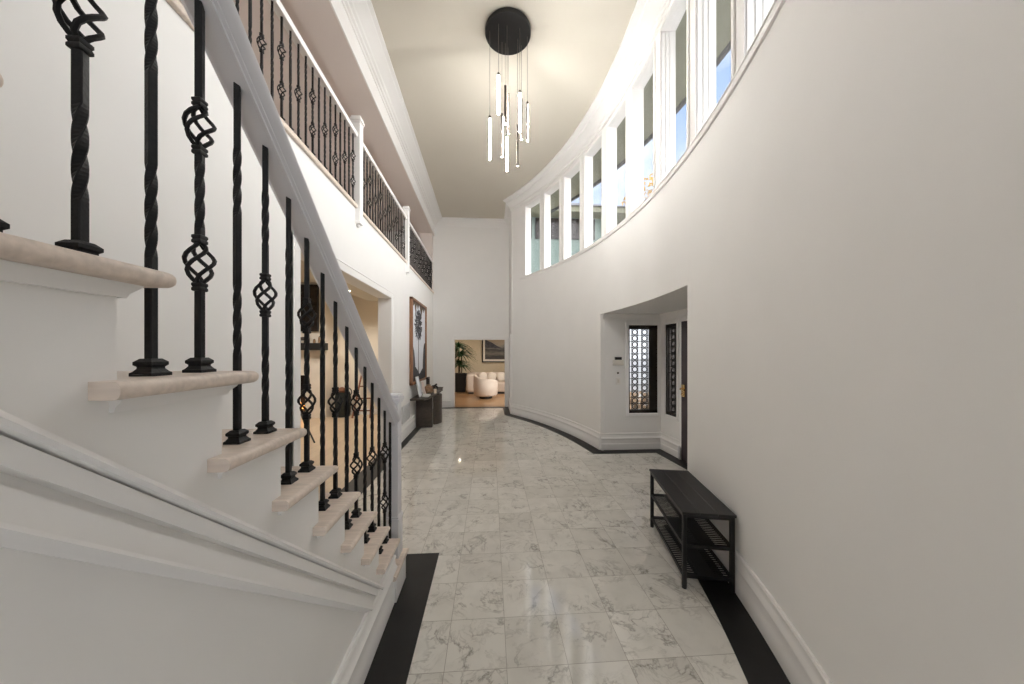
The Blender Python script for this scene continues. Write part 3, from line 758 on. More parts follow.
# ------------------------------------------------------------------ bench
bd = thing('shoe_bench', 'black metal and wood shoe bench with two slotted shelves', 'bench', (1.534, 2.463, .003), rz=-.211)
BL, BWd, BH = .80, .325, .52
def legs(sx, sy):
    bm = B(); x = sx*(BWd/2-.014); y = sy*(BL/2-.014)
    box(bm, x-.013, x+.013, y-.013, y+.013, .008, BH-.02, .002, 1)
    cyl(bm, (x, y), .015, 0, .01, 12); return bm
for sx in (-1, 1):
    for sy in (-1, 1): obj('leg', legs(sx, sy), 'black', bd, local=True)
bm = B()
for i in range(3):
    w = (BWd+.012)/3; x0 = -BWd/2-.006+i*w
    box(bm, x0+.0006, x0+w-.0006, -BL/2-.008, BL/2+.008, BH-.018, BH, .002, 1)
obj('plank_top', bm, 'benchtop', bd, local=True)
bm = B(); h = BH-.019
for sx in (-1, 1): box(bm, sx*(BWd/2-.014)-.01, sx*(BWd/2-.014)+.01, -BL/2+.02, BL/2-.02, h-.022, h)
for sy in (-1, 1): box(bm, -BWd/2+.02, BWd/2-.02, sy*(BL/2-.014)-.01, sy*(BL/2-.014)+.01, h-.022, h)
obj('top_frame', bm, 'black', bd, local=True)
for z in (.300, .095):
    bm = B(); X, Y = BWd/2-.004, BL/2-.004
    for sx in (-1, 1): box(bm, sx*X-.012*(sx > 0), sx*X+.012*(sx < 0), -Y, Y, z-.022, z)
    for sy in (-1, 1): box(bm, -X, X, sy*Y-.014*(sy > 0), sy*Y+.014*(sy < 0), z-.022, z)
    for x in (-.045, .045): box(bm, x-.006, x+.006, -Y, Y, z-.006, z-.002)
    box(bm, -.052, .052, -Y, Y, z-.006, z-.0022)
    n = 32
    for i in range(n):
        y = -Y+.014+(i+.5)*(2*Y-.028)/n
        box(bm, -X, X, y-.0058, y+.0058, z-.006, z-.0025)
    obj('slotted_shelf', bm, 'black', bd, local=True)

# ------------------------------------------------------------------ console on the left wall
cs = thing('console_table', 'dark wood console table with curved leg against the left wall', 'console table', (-1.4, 7.3, .003))
CT = .665
bm = B()
pl = [(-1.58, 6.50), (-1.30, 6.50), (-1.24, 6.75), (-1.20, 7.3), (-1.185, 7.8), (-1.18, 8.16), (-1.58, 8.16)]
extrude(bm, pl, lambda p: (p[0], p[1], CT-.035), lambda p: (p[0], p[1], CT), .006, 2)
extrude(bm, [(8.02, CT-.01), (8.22, CT+.035), (8.235, CT+.05), (8.21, CT+.048), (8.02, CT+.004)], lambda p: (-1.18, *p), lambda p: (-1.56, *p))
obj('table_top', bm, 'darkwood', cs)
bm = B(); box(bm, -1.565, -1.225, 6.94, 7.02, .0, CT-.035, .006); obj('leg', bm, 'darkwood', cs)
bm = B(); n = 14
ring_ = [(-1.40+.30*math.cos(t), 7.46+.30*math.sin(t)) for t in [(-.62+1.3*k/n)*PI*.5 for k in range(n+1)]]
inn = [(-1.40+.24*math.cos(t), 7.46+.24*math.sin(t)) for t in [(-.62+1.3*k/n)*PI*.5 for k in range(n+1)]]
extrude(bm, ring_+inn[::-1], lambda p: (p[0], p[1], 0), lambda p: (p[0], p[1], CT-.035)); obj('curved_leg', bm, 'darkwood', cs, smooth=40)
def on(u, v, z=CT):
    D = (1.6-z)*325/(v-351.5); return px(u, v, D)
def leaning(name, lab, cat, x, y0, y1, h, mm, fm, th=.018):
    o = thing(name, lab, cat, (x, (y0+y1)/2, CT))
    Rm = Matrix.Translation((x, 0, CT+.0045)) @ Matrix.Rotation(-.2, 4, 'Y')
    bm = B(); box(bm, 0, th, y0, y1, 0, h, .003, 1, Rm); obj('frame', bm, fm, o)
    bm = B(); box(bm, th*.6, th+.002, y0+.02, y1-.02, .02, h-.02, 0, 1, Rm); obj('print', bm, mm, o)
    return o
leaning('picture_frame', 'pale grey framed picture leaning at the near end of the console', 'picture frame', -1.44, 6.68, 6.93, .42, 'canvas', 'vent')
leaning('picture_frame', 'blush printed picture leaning beside the brown vase on the console', 'picture frame', -1.43, 6.99, 7.24, .30, 'pinkprint', 'white')
o = thing('tray', 'white low tray on the front of the dark console', 'tray', (-1.36, 6.90, CT))
bm = B(); box(bm, -1.40, -1.27, 6.78, 7.02, CT, CT+.012, .004); 
for q in ((-1.40, -1.39, 6.78, 7.02), (-1.28, -1.27, 6.78, 7.02), (-1.40, -1.27, 6.78, 6.79), (-1.40, -1.27, 7.01, 7.02)): box(bm, *q, CT, CT+.035, .002, 1)
obj('body', bm, 'white', o)
o = thing('vase', 'brown carved round vase in the middle of the console', 'vase', (-1.38, 7.36, CT))
bm = B(); lathe(bm, [(0, 0), (.05, 0), (.085, .05), (.095, .1), (.08, .15), (.045, .18), (.05, .2), (.042, .2), (.036, .18), (.0, .17)], (-1.38, 7.36, CT), 24); obj('body', bm, 'tan', o, smooth=50)
bm = B()
for z in (.06, .10, .14): lathe(bm, [(.088, z-.006), (.099, z), (.088, z+.006)], (-1.38, 7.36, CT), 24)
obj('carved_bands', bm, 'frame', o)
o = thing('sculpture', 'black open square sculpture standing below the flower picture', 'sculpture', (-1.45, 7.66, CT))
bm = B(); 
for q in ((7.55, 7.59, 0, .34), (7.74, 7.78, 0, .34)): box(bm, -1.47, -1.43, q[0], q[1], CT+.02, CT+q[3], .004)
box(bm, -1.47, -1.43, 7.55, 7.78, CT+.30, CT+.34, .004); obj('open_frame', bm, 'black', o)
bm = B(); box(bm, -1.49, -1.41, 7.53, 7.80, CT, CT+.022, .004); obj('base', bm, 'black', o)
o = thing('sculpture', 'black knotted loop sculpture at the far end of the console', 'sculpture', (-1.33, 7.75, CT))
bm = B(); pts = []
for k in range(61):
    t = 2*PI*k/60
    pts.append((-1.33+.05*math.cos(3*t), 7.80+(.10+.045*math.cos(3*t))*math.sin(2*t)*1.15, CT+.085+(.05+.022*math.cos(3*t))*math.cos(2*t)))
tube(bm, pts, .02, 8); obj('knot', bm, 'black', o, smooth=60)
o = thing('bowl', 'small brown wooden bowl beside the cream candle on the console', 'bowl', (-1.285, 7.52, CT))
bm = B(); lathe(bm, [(0, 0), (.03, 0), (.034, .008), (.06, .035), (.072, .065), (.066, .065), (.05, .035), (0, .014)], (-1.285, 7.52, CT), 24); obj('body', bm, 'tan', o, smooth=50)
bm = B(); lathe(bm, [(.066, .062), (.0745, .065), (.066, .069)], (-1.285, 7.52, CT), 24); obj('rim', bm, 'darkwood', o)
o = thing('candle', 'short cream pillar candle near the front edge of the console', 'candle', (-1.235, 7.36, CT))
bm = B(); cyl(bm, (-1.235, 7.36), .032, CT, CT+.10, 20, .005); obj('wax', bm, 'wax', o, smooth=40)
bm = B(); tube(bm, [(-1.235, 7.36, CT+.099), (-1.233, 7.36, CT+.116)], .002, 6); obj('wick', bm, 'black', o)
o = thing('box', 'small dark brown box between candle and white tray on console', 'box', (-1.30, 7.18, CT))
bm = B(); box(bm, -1.36, -1.27, 7.10, 7.26, CT, CT+.05, .004); obj('body', bm, 'darkwood', o)
bm = B(); box(bm, -1.364, -1.266, 7.096, 7.264, CT+.05, CT+.066, .004); obj('lid', bm, 'tan', o)
# framed flower picture
pc = thing('framed_picture', 'tall wood framed picture of a dark flower above the console', 'picture', LW((.03, 7.27, 1.0)))
y0, y1, z0, z1 = 6.50, 8.04, .93, 2.68
bm = B()
for q in ((y0, y0+.05, z0, z1), (y1-.05, y1, z0, z1), (y0, y1, z0, z0+.05), (y0, y1, z1-.05, z1)): box(bm, .003, .065, q[0], q[1], q[2], q[3], .004, 1)
obj('frame', bm, 'frame', pc, warp=LW)
bm = B(); box(bm, .003, .03, y0+.03, y1-.03, z0+.03, z1-.03); obj('canvas', bm, 'canvas', pc, warp=LW)
def blob(bm, pts, x=.03): extrude(bm, pts, lambda p: (x, *p), lambda p: (x+.004, *p))
bm = B(); ycen, zc = 7.22, 2.17
for k in range(260):
    rr = math.sqrt(random.random()); q = random.random()*2*PI
    py, pz = ycen+.37*rr*math.cos(q), zc+.31*rr*math.sin(q)
    a = q+random.uniform(-.5, .5); l, w = random.uniform(.035, .07), random.uniform(.010, .02)
    blob(bm, [(py+l*math.cos(a), pz+l*math.sin(a)), (py+w*math.cos(a+1.57), pz+w*math.sin(a+1.57)), (py-l*math.cos(a), pz-l*math.sin(a)), (py-w*math.cos(a+1.57), pz-w*math.sin(a+1.57))])
blob(bm, [(ycen-.02, 1.0), (ycen+.02, 1.0), (ycen+.012, 1.9), (ycen-.012, 1.9)])
def hill(a, b, zt, flip):
    p = [(a, z0+.05), (b, z0+.05)]
    for k in range(11):
        t = k/10; u = t if flip else 1-t
        p.append((b+(a-b)*t, z0+.07+(zt-z0-.07)*(1-(1-u)**3)**.6))
    return p
blob(bm, hill(y0+.05, y0+.42, 1.72, True)); blob(bm, hill(y1-.36, y1-.05, 1.80, False)); blob(bm, [(y0+.4, z0+.05), (y1-.3, z0+.05), (y1-.32, 1.22), (ycen+.1, 1.10), (ycen-.1, 1.2), (y0+.4, 1.28)])
obj('painted_flower', bm, 'ink', pc, warp=LW)
bm = B()
for a, b, l in ((y0+.05, 6.9, .10), (6.80, 7.05, .24), (7.0, 7.3, .12), (7.3, 7.72, .27), (7.6, y1-.05, .12)):
    blob(bm, [(a, z1-.05), (b, z1-.05), ((a+b)/2+.04, z1-.05-l*.7), ((a+b)/2, z1-.05-l), ((a+b)/2-.05, z1-.05-l*.6)], .031)
obj('painted_drips', bm, 'drip', pc, warp=LW)
vt = thing('wall_vent', 'grey louvred vent low on the left wall before the console', 'vent', LW((.0, 6.1, .3)))
bm = B(); 
for q in ((5.92, 5.95, .30, .60), (6.45, 6.48, .30, .60), (5.92, 6.48, .30, .325), (5.92, 6.48, .575, .60)): box(bm, 0, .014, *q)
obj('frame', bm, 'vent', vt, warp=LW)
bm = B()
for k in range(10): box(bm, .002, .010, 5.95, 6.45, .33+k*.0245, .345+k*.0245)
obj('louvres', bm, 'vent', vt, warp=LW)

# ------------------------------------------------------------------ far living room
bm = B(); box(bm, -5, 4, YB+.01, 14.2, -.1, -.001); struct('floor_living', bm, 'warmfloor', 'warm oak floor of the far living room', 'floor')
bm = B(); box(bm, -5, 4, 14.0, 14.15, 0, 2.8); struct('wall_living_back', bm, 'grass', 'beige grasscloth wall of the far living room')
bm = B(); box(bm, -3.2, -3.0, YB+.16, 14, 0, 2.8); struct('wall_living_left', bm, 'beige', 'beige side wall of the far living room')
bm = B(); box(bm, 3.0, 3.2, YB+.16, 14, 0, 2.8); struct('wall_living_right', bm, 'beige', 'beige right wall of the far living room')
bm = B(); box(bm, -5, 4, YB+.16, 14.15, 2.7, 2.8); struct('ceiling_living', bm, 'beige', 'ceiling of the far living room', 'ceiling')
# plant
p0 = px(461, 391, 13.0)
pt = thing('potted_plant', 'tall spiky dark green plant in a black square planter', 'plant', (p0.x, p0.y, 0))
bm = B(); x, y = p0.x-.03, p0.y
t = B()
sq = [(.20, 0), (.25, .70), (.25, .73), (.22, .73), (.21, .66)]
rings = [[t.verts.new((x+sx*r, y+sy*r, z)) for sx, sy in ((-1, -1), (1, -1), (1, 1), (-1, 1))] for r, z in sq]
for a, b in zip(rings, rings[1:]):
    for k in range(4): t.faces.new((a[k], a[(k+1) % 4], b[(k+1) % 4], b[k]))
t.faces.new(rings[0][::-1]); t.faces.new(rings[-1]); merge(bm, t); obj('planter', bm, 'black', pt)
bm = B(); 
stems = [((x-.02, y), 1.05), ((x+.05, y+.03), 1.45), ((x-.06, y-.02), 1.75)]
for (sx, sy), zt in stems: tube(bm, [(sx, sy, .64), (sx+.01, sy, zt*.7), (sx-.01, sy, zt)], .022, 8)
obj('stem', bm, 'bark', pt)
bm = B()
for (sx, sy), zt in stems:
    for k in range(95):
        q = k*2.4+random.random()*.3; el = random.uniform(.0, 1.4); l = random.uniform(.38, .72); prev = None
        for i in range(7):
            tt = i/6; hr = l*tt*math.cos(el)+.05*tt; zz = zt-.06*random.random()*0+l*tt*math.sin(el)-.55*l*tt*tt*1.1
            w = .034*(1-tt)**.6*(.5+tt if tt < .5 else 1)+.001
            c = Vector((sx+hr*math.cos(q), sy+hr*math.sin(q), zz)); sd = Vector((-math.sin(q), math.cos(q), 0))*w
            cur = (bm.verts.new(c-sd), bm.verts.new(c+Vector((0, 0, -.006))), bm.verts.new(c+sd))
            if prev:
                bm.faces.new((prev[0], prev[1], cur[1], cur[0])); bm.faces.new((prev[1], prev[2], cur[2], cur[1]))
            prev = cur
obj('foliage', bm, 'leaf', pt)
# sofa
s0 = px(466, 394, 12.2)
sf = thing('sofa', 'cream curved boucle sofa behind the armchair', 'sofa', (s0.x+1.2, s0.y+.5, 0))
bm = B(); box(bm, s0.x+.12, s0.x+2.9, s0.y+.02, s0.y+.85, .06, .42, .07, 4); obj('seat', bm, 'boucle', sf, smooth=60)
bm = B(); box(bm, s0.x+.0, s0.x+2.9, s0.y+.72, s0.y+1.02, .05, .76, .11, 4); obj('backrest', bm, 'boucle', sf, smooth=60)
bm = B(); box(bm, s0.x, s0.x+.36, s0.y-.02, s0.y+.98, .05, .75, .11, 4); obj('arm', bm, 'boucle', sf, smooth=60)
bm = B(); box(bm, s0.x+.08, s0.x+2.8, s0.y+.06, s0.y+.92, 0, .06); obj('plinth', bm, 'black', sf)
for i, (cx, ql) in enumerate(((.62, 'leftmost'), (.98, 'second from left'), (1.34, 'third from left'), (1.72, 'rightmost visible'))):
    c = thing('cushion', 'ivory cushion on the cream sofa, %s of the row' % ql, 'cushion', (s0.x+cx, s0.y+.58, .42), group=None)
    bm = B(); ellipsoid(bm, (s0.x+cx, s0.y+.60, .60), .168, .085, .18, 16, .72, Matrix.Rotation(-.22, 4, 'X') @ Matrix.Rotation(.35 if i % 2 else -.1, 4, 'Y')); obj('cover', bm, 'pillow', c, smooth=60)
    bm = B(); tube(bm, [(s0.x+cx+.165*math.cos(k*PI/12), s0.y+.62, .60+.185*math.sin(k*PI/12)) for k in range(25)], .006, 6); obj('piping', bm, 'boucle', c, smooth=60)
# armchair, barrel back towards the hall
k0 = px(485.5, 400.5, 10.75)
ac = thing('armchair', 'low cream barrel armchair on a dark swivel base, back to the hall', 'armchair', (k0.x, k0.y+.38, 0))
cxa, cya = k0.x, k0.y+.40
bm = B(); n = 40; cols = []
for k in range(n+1):
    q = PI*1.08+(PI*.84+.0)*0+ (k/n)*(PI*1.0) + -.08*PI+0.06
    q = PI*.93+PI*1.14*k/n
    zt = .80-.20*(k/n)
    cols.append([(cxa+r*math.cos(q), cya+r*math.sin(q), z) for r, z in ((.36, .10), (.405, .14), (.425, .35), (.415, zt-.03), (.385, zt), (.33, zt), (.30, zt-.03), (.29, .35), (.29, .12))])
vs = [[bm.verts.new(p) for p in c] for c in cols]
for a, b in zip(vs, vs[1:]):
    for j in range(9): bm.faces.new((a[j], a[(j+1) % 9], b[(j+1) % 9], b[j]))
bm.faces.new(vs[0]); bm.faces.new(vs[-1][::-1])
obj('barrel_back', bm, 'boucle', ac, smooth=60)
bm = B(); lathe(bm, [(0, .10), (.36, .10), (.39, .13), (.39, .38), (.36, .43), (0, .44)], (cxa, cya, 0), 32); obj('seat', bm, 'boucle', ac, smooth=50)
bm = B(); cyl(bm, (cxa, cya), .22, 0, .10, 32, .01); obj('swivel_base', bm, 'black', ac, smooth=40)
# seascape
q0 = px(482, 362.3, 13.95)
pp = thing('framed_painting', 'dark framed seascape painting hanging over the sofa', 'painting', (q0.x+.9, 13.97, q0.z))
x0, zb = q0.x, q0.z; x1, zt = x0+1.75, zb+1.25
bm = B()
for q in ((x0, x0+.045, zb, zt), (x1-.045, x1, zb, zt), (x0, x1, zb, zb+.045), (x0, x1, zt-.045, zt)): box(bm, q[0], q[1], 13.94, 13.998, q[2], q[3], .004, 1)
obj('frame', bm, 'black', pp)
bm = B(); box(bm, x0+.04, x1-.04, 13.968, 13.998, zb+.04, zt-.04); obj('mount', bm, 'mat_board', pp)
bm = B(); box(bm, x0+.13, x1-.13, 13.962, 13.97, zb+.13, zt-.13); o = obj('painting', bm, 'seascape', pp)
bm = B(); extrude(bm, [(x0+.13, zb+.62), (x0+.85, zb+.60), (x0+.62, zb+.72), (x0+.4, zb+.86), (x0+.25, zb+.92), (x0+.13, zb+1.0)], lambda p: (p[0], 13.959, p[1]), lambda p: (p[0], 13.963, p[1])); obj('painted_headland', bm, 'ink', pp)

# ------------------------------------------------------------------ left sitting room
YW = 8.5
bm = B(); box(bm, -8, -1.715, 1.5, YW+.1, -.1, -.001); struct('floor_sitting', bm, 'oakfloor', 'pale oak floor of the sitting room', 'floor')
bm = B(); box(bm, -8, -1.80, YW, YW+.15, 0, 3.25); struct('wall_sitting_back', bm, 'beige', 'warm beige wall of the sitting room beside the fireplace')
bm = B(); box(bm, -7.2, -7.0, 1.5, YW, 0, 3.25); struct('wall_sitting_left', bm, 'beige', 'beige far side wall of the sitting room')
bm = B(); box(bm, -7.2, -1.8, 1.3, 1.5, 0, 3.25); struct('wall_sitting_near', bm, 'beige', 'beige near wall of the sitting room')
bm = B(); box(bm, -8, -1.78, 1.3, YW+.1, 3.25, 3.27); box(bm, -3.1, -1.79, 1.5, YW, 2.88, 3.25); struct('ceiling_sitting', bm, 'ceil', 'cream ceiling of the sitting room', 'ceiling')
bm = B(); sweep_path(bm, [(d, z*.5) for d, z in BASE0], [(-1.83, YW), (-3.9, YW)])
struct('baseboard_sitting', bm, 'trim', 'white baseboard under the blanket ladder', 'baseboard')
fx1 = -3.95
fp = thing('fireplace', 'pale stone fireplace with black mantel shelf and dark firebox', 'fireplace', (-4.8, 8.1, 0))
bm = B(); rect_wall(bm, 8.1, -5.9, fx1, 0, 3.25, [(-5.25, -4.43, .06, 1.03)], lambda u, v, w: (v, u, w), .4); obj('chimney_breast', bm, 'stone', fp)
bm = B(); box(bm, -5.25, -4.43, 8.42, 8.49, .06, 1.03); box(bm, -5.25, -4.43, 8.12, 8.45, .04, .065)
box(bm, -5.25, -5.22, 8.12, 8.45, .06, 1.03); box(bm, -4.46, -4.43, 8.12, 8.45, .06, 1.03); obj('firebox', bm, 'char', fp)
bm = B(); box(bm, -5.75, -3.90, 7.88, 8.1, 1.63, 1.80, .006); obj('mantel_shelf', bm, 'black', fp)
bm = B(); 
for i, (dx_, dz_, an) in enumerate(((0, .11, .1), (.05, .14, -.25), (-.04, .2, .3))):
    c = Vector((-4.70+dx_, 8.27, dz_)); d = Vector((math.cos(an), .15*(i-1), math.sin(an)*.4))*.26; tube(bm, [c-d, c, c+d], .045, 10)
obj('logs', bm, 'bark', fp, smooth=50)
bm = B()
for fx, fz, fh in ((-4.72, .24, .22), (-4.62, .22, .16), (-4.56, .2, .12)): lathe(bm, [(0, 0), (.035, .03), (.04, .07), (.02, fh*.7), (0, fh)], (fx, 8.24, fz), 10)
obj('flame', bm, 'flame', fp, smooth=60)
tv = thing('television', 'large dark television hanging above the black mantel shelf', 'television', (-4.7, 8.09, 2.1))
bm = B(); box(bm, -5.5, -4.11, 8.04, 8.1, 2.08, 3.20, .006); obj('housing', bm, 'black', tv)
bm = B(); box(bm, -5.48, -4.13, 8.034, 8.045, 2.10, 3.18); obj('screen', bm, 'screen', tv)
o = thing('figurine', 'small dark animal figurine standing on the black mantel shelf', 'figurine', (-4.42, 7.98, 1.80))
bm = B(); ellipsoid(bm, (-4.42, 7.98, 1.90), .085, .035, .045); ellipsoid(bm, (-4.33, 7.98, 1.97), .035, .025, .03); tube(bm, [(-4.36, 7.98, 1.92), (-4.335, 7.98, 1.97)], .02, 8)
for ddx in (-.06, .05):
    for ddy in (-.02, .02): tube(bm, [(-4.42+ddx, 7.98+ddy, 1.89), (-4.42+ddx, 7.98+ddy, 1.80)], .01, 6)
obj('body', bm, 'darkwood', o, smooth=50)
for x, h, r, lab in ((-4.16, .10, .03, 'short brown votive jar on the mantel shelf left of the tall jar'), (-4.03, .17, .04, 'tall brown jar near the right end of the mantel shelf')):
    o = thing('jar', lab, 'jar', (x, 7.98, 1.80), group=None)
    bm = B(); lathe(bm, [(0, 0), (r*.8, 0), (r, h*.3), (r*.9, h*.8), (r*.6, h*.86)], (x, 7.98, 1.80), 16); obj('body', bm, 'tan', o, smooth=50)
    bm = B(); lathe(bm, [(r*.62, h*.84), (r*.7, h*.9), (r*.2, h*.97), (0, h)], (x, 7.98, 1.80), 16); obj('lid', bm, 'darkwood', o, smooth=50)
# poker on a stand
o = thing('fire_poker_stand', 'black slanting fire poker on a small stand before the hearth', 'fire tool', (-3.25, 6.1, 0))
pa, pb = px(296.5, 404, 6.3), px(314.5, 443, 5.68)
bm = B(); tube(bm, [pa, pa+(pb-pa)*.5, Vector((pb.x, pb.y, .01))], .014, 8); obj('poker', bm, 'black', o, smooth=60)
m_ = pa+(pb-pa)*.2
bm = B()
for q in (0, 2.1, 4.2): tube(bm, [m_, (m_.x+.16*math.cos(q), m_.y+.16*math.sin(q), .008)], .009, 6)
lathe(bm, [(.0, .02), (.03, .02), (.03, -.02), (0, -.02)], m_, 12)
obj('stand', bm, 'black', o)
# basket with something orange
w0 = px(343, 415.5, 8.02)
o = thing('basket', 'tall black woven basket with handles by the beige wall', 'basket', (w0.x, w0.y, 0))
bm = B(); lathe(bm, [(0, 0), (.15, 0), (.17, .12), (.185, .45), (.155, .60), (.14, .60), (.165, .44), (.14, .1), (0, .08)], (w0.x, w0.y, 0), 24); obj('body', bm, 'basket', o, smooth=50)
for sx in (-1, 1):
    bm = B(); tube(bm, [(w0.x+sx*(.15+.06*math.sin(PI*k/10)), w0.y, .50+.20*k/10) for k in range(11)], .012, 6); obj('handle', bm, 'basket', o)
o = thing('ball', 'rust orange ball resting in the mouth of the black basket', 'ball', (w0.x, w0.y, .60))
bm = B(); ellipsoid(bm, (w0.x-.03, w0.y, .64), .085, .085, .085); o2 = obj('body', bm, 'ladder', o, smooth=60)
bm = B(); tube(bm, [(w0.x-.03+.0865*math.cos(k*PI/12), w0.y+.0865*math.sin(k*PI/12), .64) for k in range(25)], .004, 5); obj('seam', bm, 'tan', o)
# ladder
l0 = px(360, 400, 8.1)
o = thing('blanket_ladder', 'reddish wooden blanket ladder leaning on the beige wall', 'ladder', (l0.x+.2, 8.3, 0))
for s in (0, 1):
    bm = B(); x0 = l0.x-.06+s*.42; tube(bm, [(x0, 8.02, 0), (x0+.13-s*.2, 8.48, 1.42)], .022, 8); obj('rail', bm, 'ladder', o, smooth=50)
for k in range(5):
    t = .12+k*.2; bm = B(); xa = l0.x-.06+.13*t; xb = l0.x+.36-.07*t; yy = 8.02+.46*t
    tube(bm, [(xa, yy, 1.42*t), (xb, yy, 1.42*t)], .016, 8); obj('rung', bm, 'ladder', o, smooth=50)
def downlight(x, y, z, label, power, col=(1, .92, .82)):
    o = thing('downlight', label, 'ceiling light', (x, y, z))
    bm = B(); lathe(bm, [(.045, -.004), (.062, -.006), (.068, 0), (.045, 0)], (x, y, z), 24); obj('trim_ring', bm, 'white', o)
    bm = B(); lathe(bm, [(0, -.003), (.045, -.003), (.045, -.001), (0, -.001)], (x, y, z), 20); obj('lamp_disc', bm, 'lamp', o)
    l = bpy.data.lights.new('downlight_lamp', 'SPOT'); l.energy = power; l.color = col; l.spot_size = 2.6; l.spot_blend = .6; l.shadow_soft_size = .05
    lo = bpy.data.objects.new('downlight_lamp', l); COL.objects.link(lo); lo.location = (x-o.location.x, y-o.location.y, z-.02-o.location.z); lo.parent = o
    return o
d1 = px(348, 290, 6.85)
downlight(d1.x, d1.y, 2.88, 'recessed downlight glimpsed through the top of the left opening', 38)
downlight(-4.6, 6.2, 3.25, 'unseen downlight added above the hearth, hidden behind the left wall', 60)  # unseen lamp added to light the sitting room
downlight(-3.4, 7.5, 3.25, 'unseen downlight added near the blanket ladder', 30)  # second unseen lamp added for the sitting room
downlight(-.4, 10.8, 2.70, 'unseen living room downlight added above the armchair', 12)  # this and the next two are unseen lamps added to light the living room
downlight(.6, 12.6, 2.70, 'unseen living room downlight added above the sofa', 16)
downlight(-1.2, 12.9, 2.70, 'unseen living room downlight added beside the plant', 10)

# ------------------------------------------------------------------ outside
bm = B(); quad(bm, ((-60, -60, -.15), (80, -60, -.15), (80, 80, -.15), (-60, 80, -.15)))
struct('ground', bm, 'ground', 'pale paving outside the house', 'ground')
bm = B(); 
rg = fill([A_NEAR, A_END], .03)
for a, b in zip(rg, rg[1:]):
    for z in (5.34, 5.40): quad(bm, (arc(a, R+.2, z), arc(a, R+1.0, z), arc(b, R+1.0, z), arc(b, R+.2, z)))
struct('trim_16', bm, 'soffit', 'olive grey eave soffit outside the high windows', 'eave')
bm = B()
for a, b in zip(rg, rg[1:]):
    quad(bm, (arc(a, R+1.0, 5.28), arc(b, R+1.0, 5.28), arc(b, R+1.0, 5.50), arc(a, R+1.0, 5.50)))
    quad(bm, (arc(a, R+1.04, 5.28), arc(b, R+1.04, 5.28), arc(b, R+1.04, 5.50), arc(a, R+1.04, 5.50)))
    quad(bm, (arc(a, R+1.0, 5.28), arc(b, R+1.0, 5.28), arc(b, R+1.04, 5.28), arc(a, R+1.04, 5.28)))
struct('trim_17', bm, 'fascia', 'dark fascia along the outer edge of the eave', 'eave')
wg = thing('house_wing', 'pale green house wing with grey hip roof beyond the far windows', 'building', (3, 14, 3))
bm = B(); box(bm, .2, 5.0, 12.6, 17, 2.9, 7.0); obj('wall', bm, 'palewall', wg)
bm = B(); box(bm, -.4, 5.6, 12.0, 17.6, 6.85, 7.05); obj('eave', bm, 'soffit', wg)
for x0 in (.5, 1.75, 3.0):
    bm = B(); box(bm, x0, x0+1.1, 12.55, 12.62, 6.0, 6.8); obj('window', bm, 'screen', wg)
bm = B()
lo = [bm.verts.new(p) for p in ((-.5, 11.9, 7.05), (5.7, 11.9, 7.05), (5.7, 17.7, 7.05), (-.5, 17.7, 7.05))]; hi = [bm.verts.new(p) for p in ((2.2, 14.8, 8.5), (3.0, 14.8, 8.5))]
bm.faces.new((lo[0], lo[1], hi[1], hi[0])); bm.faces.new((lo[1], lo[2], hi[1])); bm.faces.new((lo[2], lo[3], hi[0], hi[1])); bm.faces.new((lo[3], lo[0], hi[0])); bm.faces.new(lo[::-1])
obj('roof', bm, 'roof', wg)
def tree(x, y, h, rad, lab, n, lm):
    t = thing('tree', lab, 'tree', (x, y, -.15))
    bm = B(); tube(bm, [(x, y, -.15), (x+.1, y, h*.4), (x, y+.1, h*.75)], .2, 10, rads=[.28, .2, .08])
    for k in range(9):
        q = k*2.4; z = h*(.35+.045*k); tube(bm, [(x+.05, y, z), (x+rad*.45*math.cos(q), y+rad*.45*math.sin(q), z+h*.1), (x+rad*.75*math.cos(q), y+rad*.75*math.sin(q), z+h*.2)], .05, 6, rads=[.08, .05, .02])
    obj('trunk', bm, 'bark', t, smooth=60)
    bm = B()
    for k in range(n):
        while True:
            v = Vector([random.uniform(-1, 1) for _ in range(3)])
            if .25 < v.length < 1: break
        c = Vector((x+v.x*rad, y+v.y*rad, h*.70+v.z*h*.30)); s = random.uniform(.09, .17)
        a = Vector([random.gauss(0, 1) for _ in range(3)]).normalized(); b = a.orthogonal().normalized()
        quad(bm, (c-a*s, c-b*s*.6, c+a*s, c+b*s*.6))
    f = obj('foliage', bm, lm, t)
tree(8.3, 15.2, 10.2, 2.5, 'yellow autumn tree seen through the middle high windows', 2600, 'yellow')
bm = B()
for k in range(900):
    c = Vector((random.uniform(3.1, 6.2), random.uniform(8.6, 9.4), random.uniform(-.1, .42))); s = random.uniform(.05, .1)
    a = Vector([random.gauss(0, 1) for _ in range(3)]).normalized(); b = a.orthogonal().normalized(); quad(bm, (c-a*s, c-b*s*.6, c+a*s, c+b*s*.6))
tag(obj('shrubs', bm, 'brick'), 'low russet shrubs seen through the pierced ring screen', 'shrubs', kind='stuff')

hd = thing('sidelight_blocker', 'dark foliage added outside to darken the narrow sidelight by the door', 'sidelight_blocker', (3.8, 5.8, -.15))  # foliage mass added to block the bright view through the sidelight
bm = B()
for k in range(3200):
    c = Vector((random.uniform(3.45, 4.3), random.uniform(5.3, 6.5), random.uniform(-.1, 2.5))); l = random.uniform(.05, .09)
    a = Vector([random.gauss(0, 1) for _ in range(3)]).normalized(); b = a.orthogonal().normalized(); quad(bm, (c-a*l, c-b*l*.6, c+a*l, c+b*l*.6))
obj('foliage', bm, 'leaf', hd)
bm = B()
for yy in (5.5, 5.9, 6.3): tube(bm, [(3.85, yy, -.15), (3.87, yy+.03, 1.0), (3.85, yy, 2.2)], .03, 6)
obj('stem', bm, 'bark', hd)

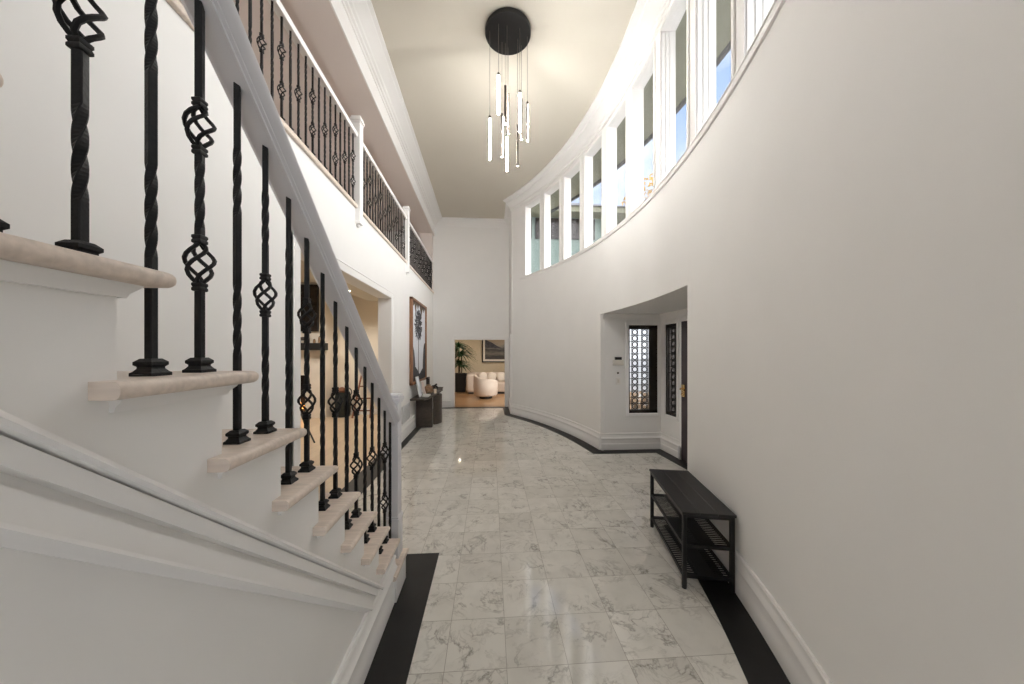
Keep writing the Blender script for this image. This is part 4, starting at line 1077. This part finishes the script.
# ------------------------------------------------------------------ light
w = bpy.data.worlds.new('sky'); S.world = w; w.use_nodes = True
t = w.node_tree; N, Lk = t.nodes, t.links
bg = N['Background']; tc = N.new('ShaderNodeTexCoord')
sp = N.new('ShaderNodeSeparateXYZ'); Lk.new(tc.outputs['Generated'], sp.inputs[0])
rp = N.new('ShaderNodeValToRGB'); Lk.new(sp.outputs['Z'], rp.inputs['Fac'])
rp.color_ramp.elements[0].position = 0; rp.color_ramp.elements[0].color = (.50, .53, .57, 1)
rp.color_ramp.elements[1].position = .75; rp.color_ramp.elements[1].color = (.085, .185, .39, 1)
nz = N.new('ShaderNodeTexNoise'); nz.inputs['Scale'].default_value = 4.5; nz.inputs['Detail'].default_value = 6; Lk.new(tc.outputs['Generated'], nz.inputs['Vector'])
cr = N.new('ShaderNodeValToRGB'); cr.color_ramp.elements[0].position = .42; cr.color_ramp.elements[1].position = .62; Lk.new(nz.outputs['Fac'], cr.inputs['Fac'])
mx = N.new('ShaderNodeMixRGB'); Lk.new(cr.outputs['Color'], mx.inputs['Fac']); Lk.new(rp.outputs['Color'], mx.inputs[1]); mx.inputs[2].default_value = (.54, .55, .57, 1)
# bright haze round the sun, behind and to the right of the camera
sd = Vector((.85, -.48, .20)).normalized()
dp = N.new('ShaderNodeVectorMath'); dp.operation = 'DOT_PRODUCT'; Lk.new(tc.outputs['Generated'], dp.inputs[0]); dp.inputs[1].default_value = sd
m1 = N.new('ShaderNodeMath'); m1.operation = 'MAXIMUM'; Lk.new(dp.outputs['Value'], m1.inputs[0]); m1.inputs[1].default_value = 0
m2 = N.new('ShaderNodeMath'); m2.operation = 'POWER'; Lk.new(m1.outputs[0], m2.inputs[0]); m2.inputs[1].default_value = 4
m3 = N.new('ShaderNodeVectorMath'); m3.operation = 'SCALE'; m3.inputs[0].default_value = (4.3, 4.25, 4.1); Lk.new(m2.outputs[0], m3.inputs['Scale'])
m4 = N.new('ShaderNodeVectorMath'); m4.operation = 'ADD'; Lk.new(mx.outputs[0], m4.inputs[0]); Lk.new(m3.outputs[0], m4.inputs[1])
Lk.new(m4.outputs[0], bg.inputs['Color']); bg.inputs['Strength'].default_value = 1.0

S.view_settings.view_transform = 'Standard'; S.view_settings.look = 'None'; S.view_settings.gamma = 1; S.view_settings.use_curve_mapping = False
S.view_settings.exposure = 1.32
S.cycles.max_bounces = 12; S.cycles.diffuse_bounces = 8; S.cycles.glossy_bounces = 5; S.cycles.transparent_max_bounces = 16
S.cycles.caustics_reflective = False; S.cycles.caustics_refractive = False
S.cycles.sample_clamp_indirect = 8
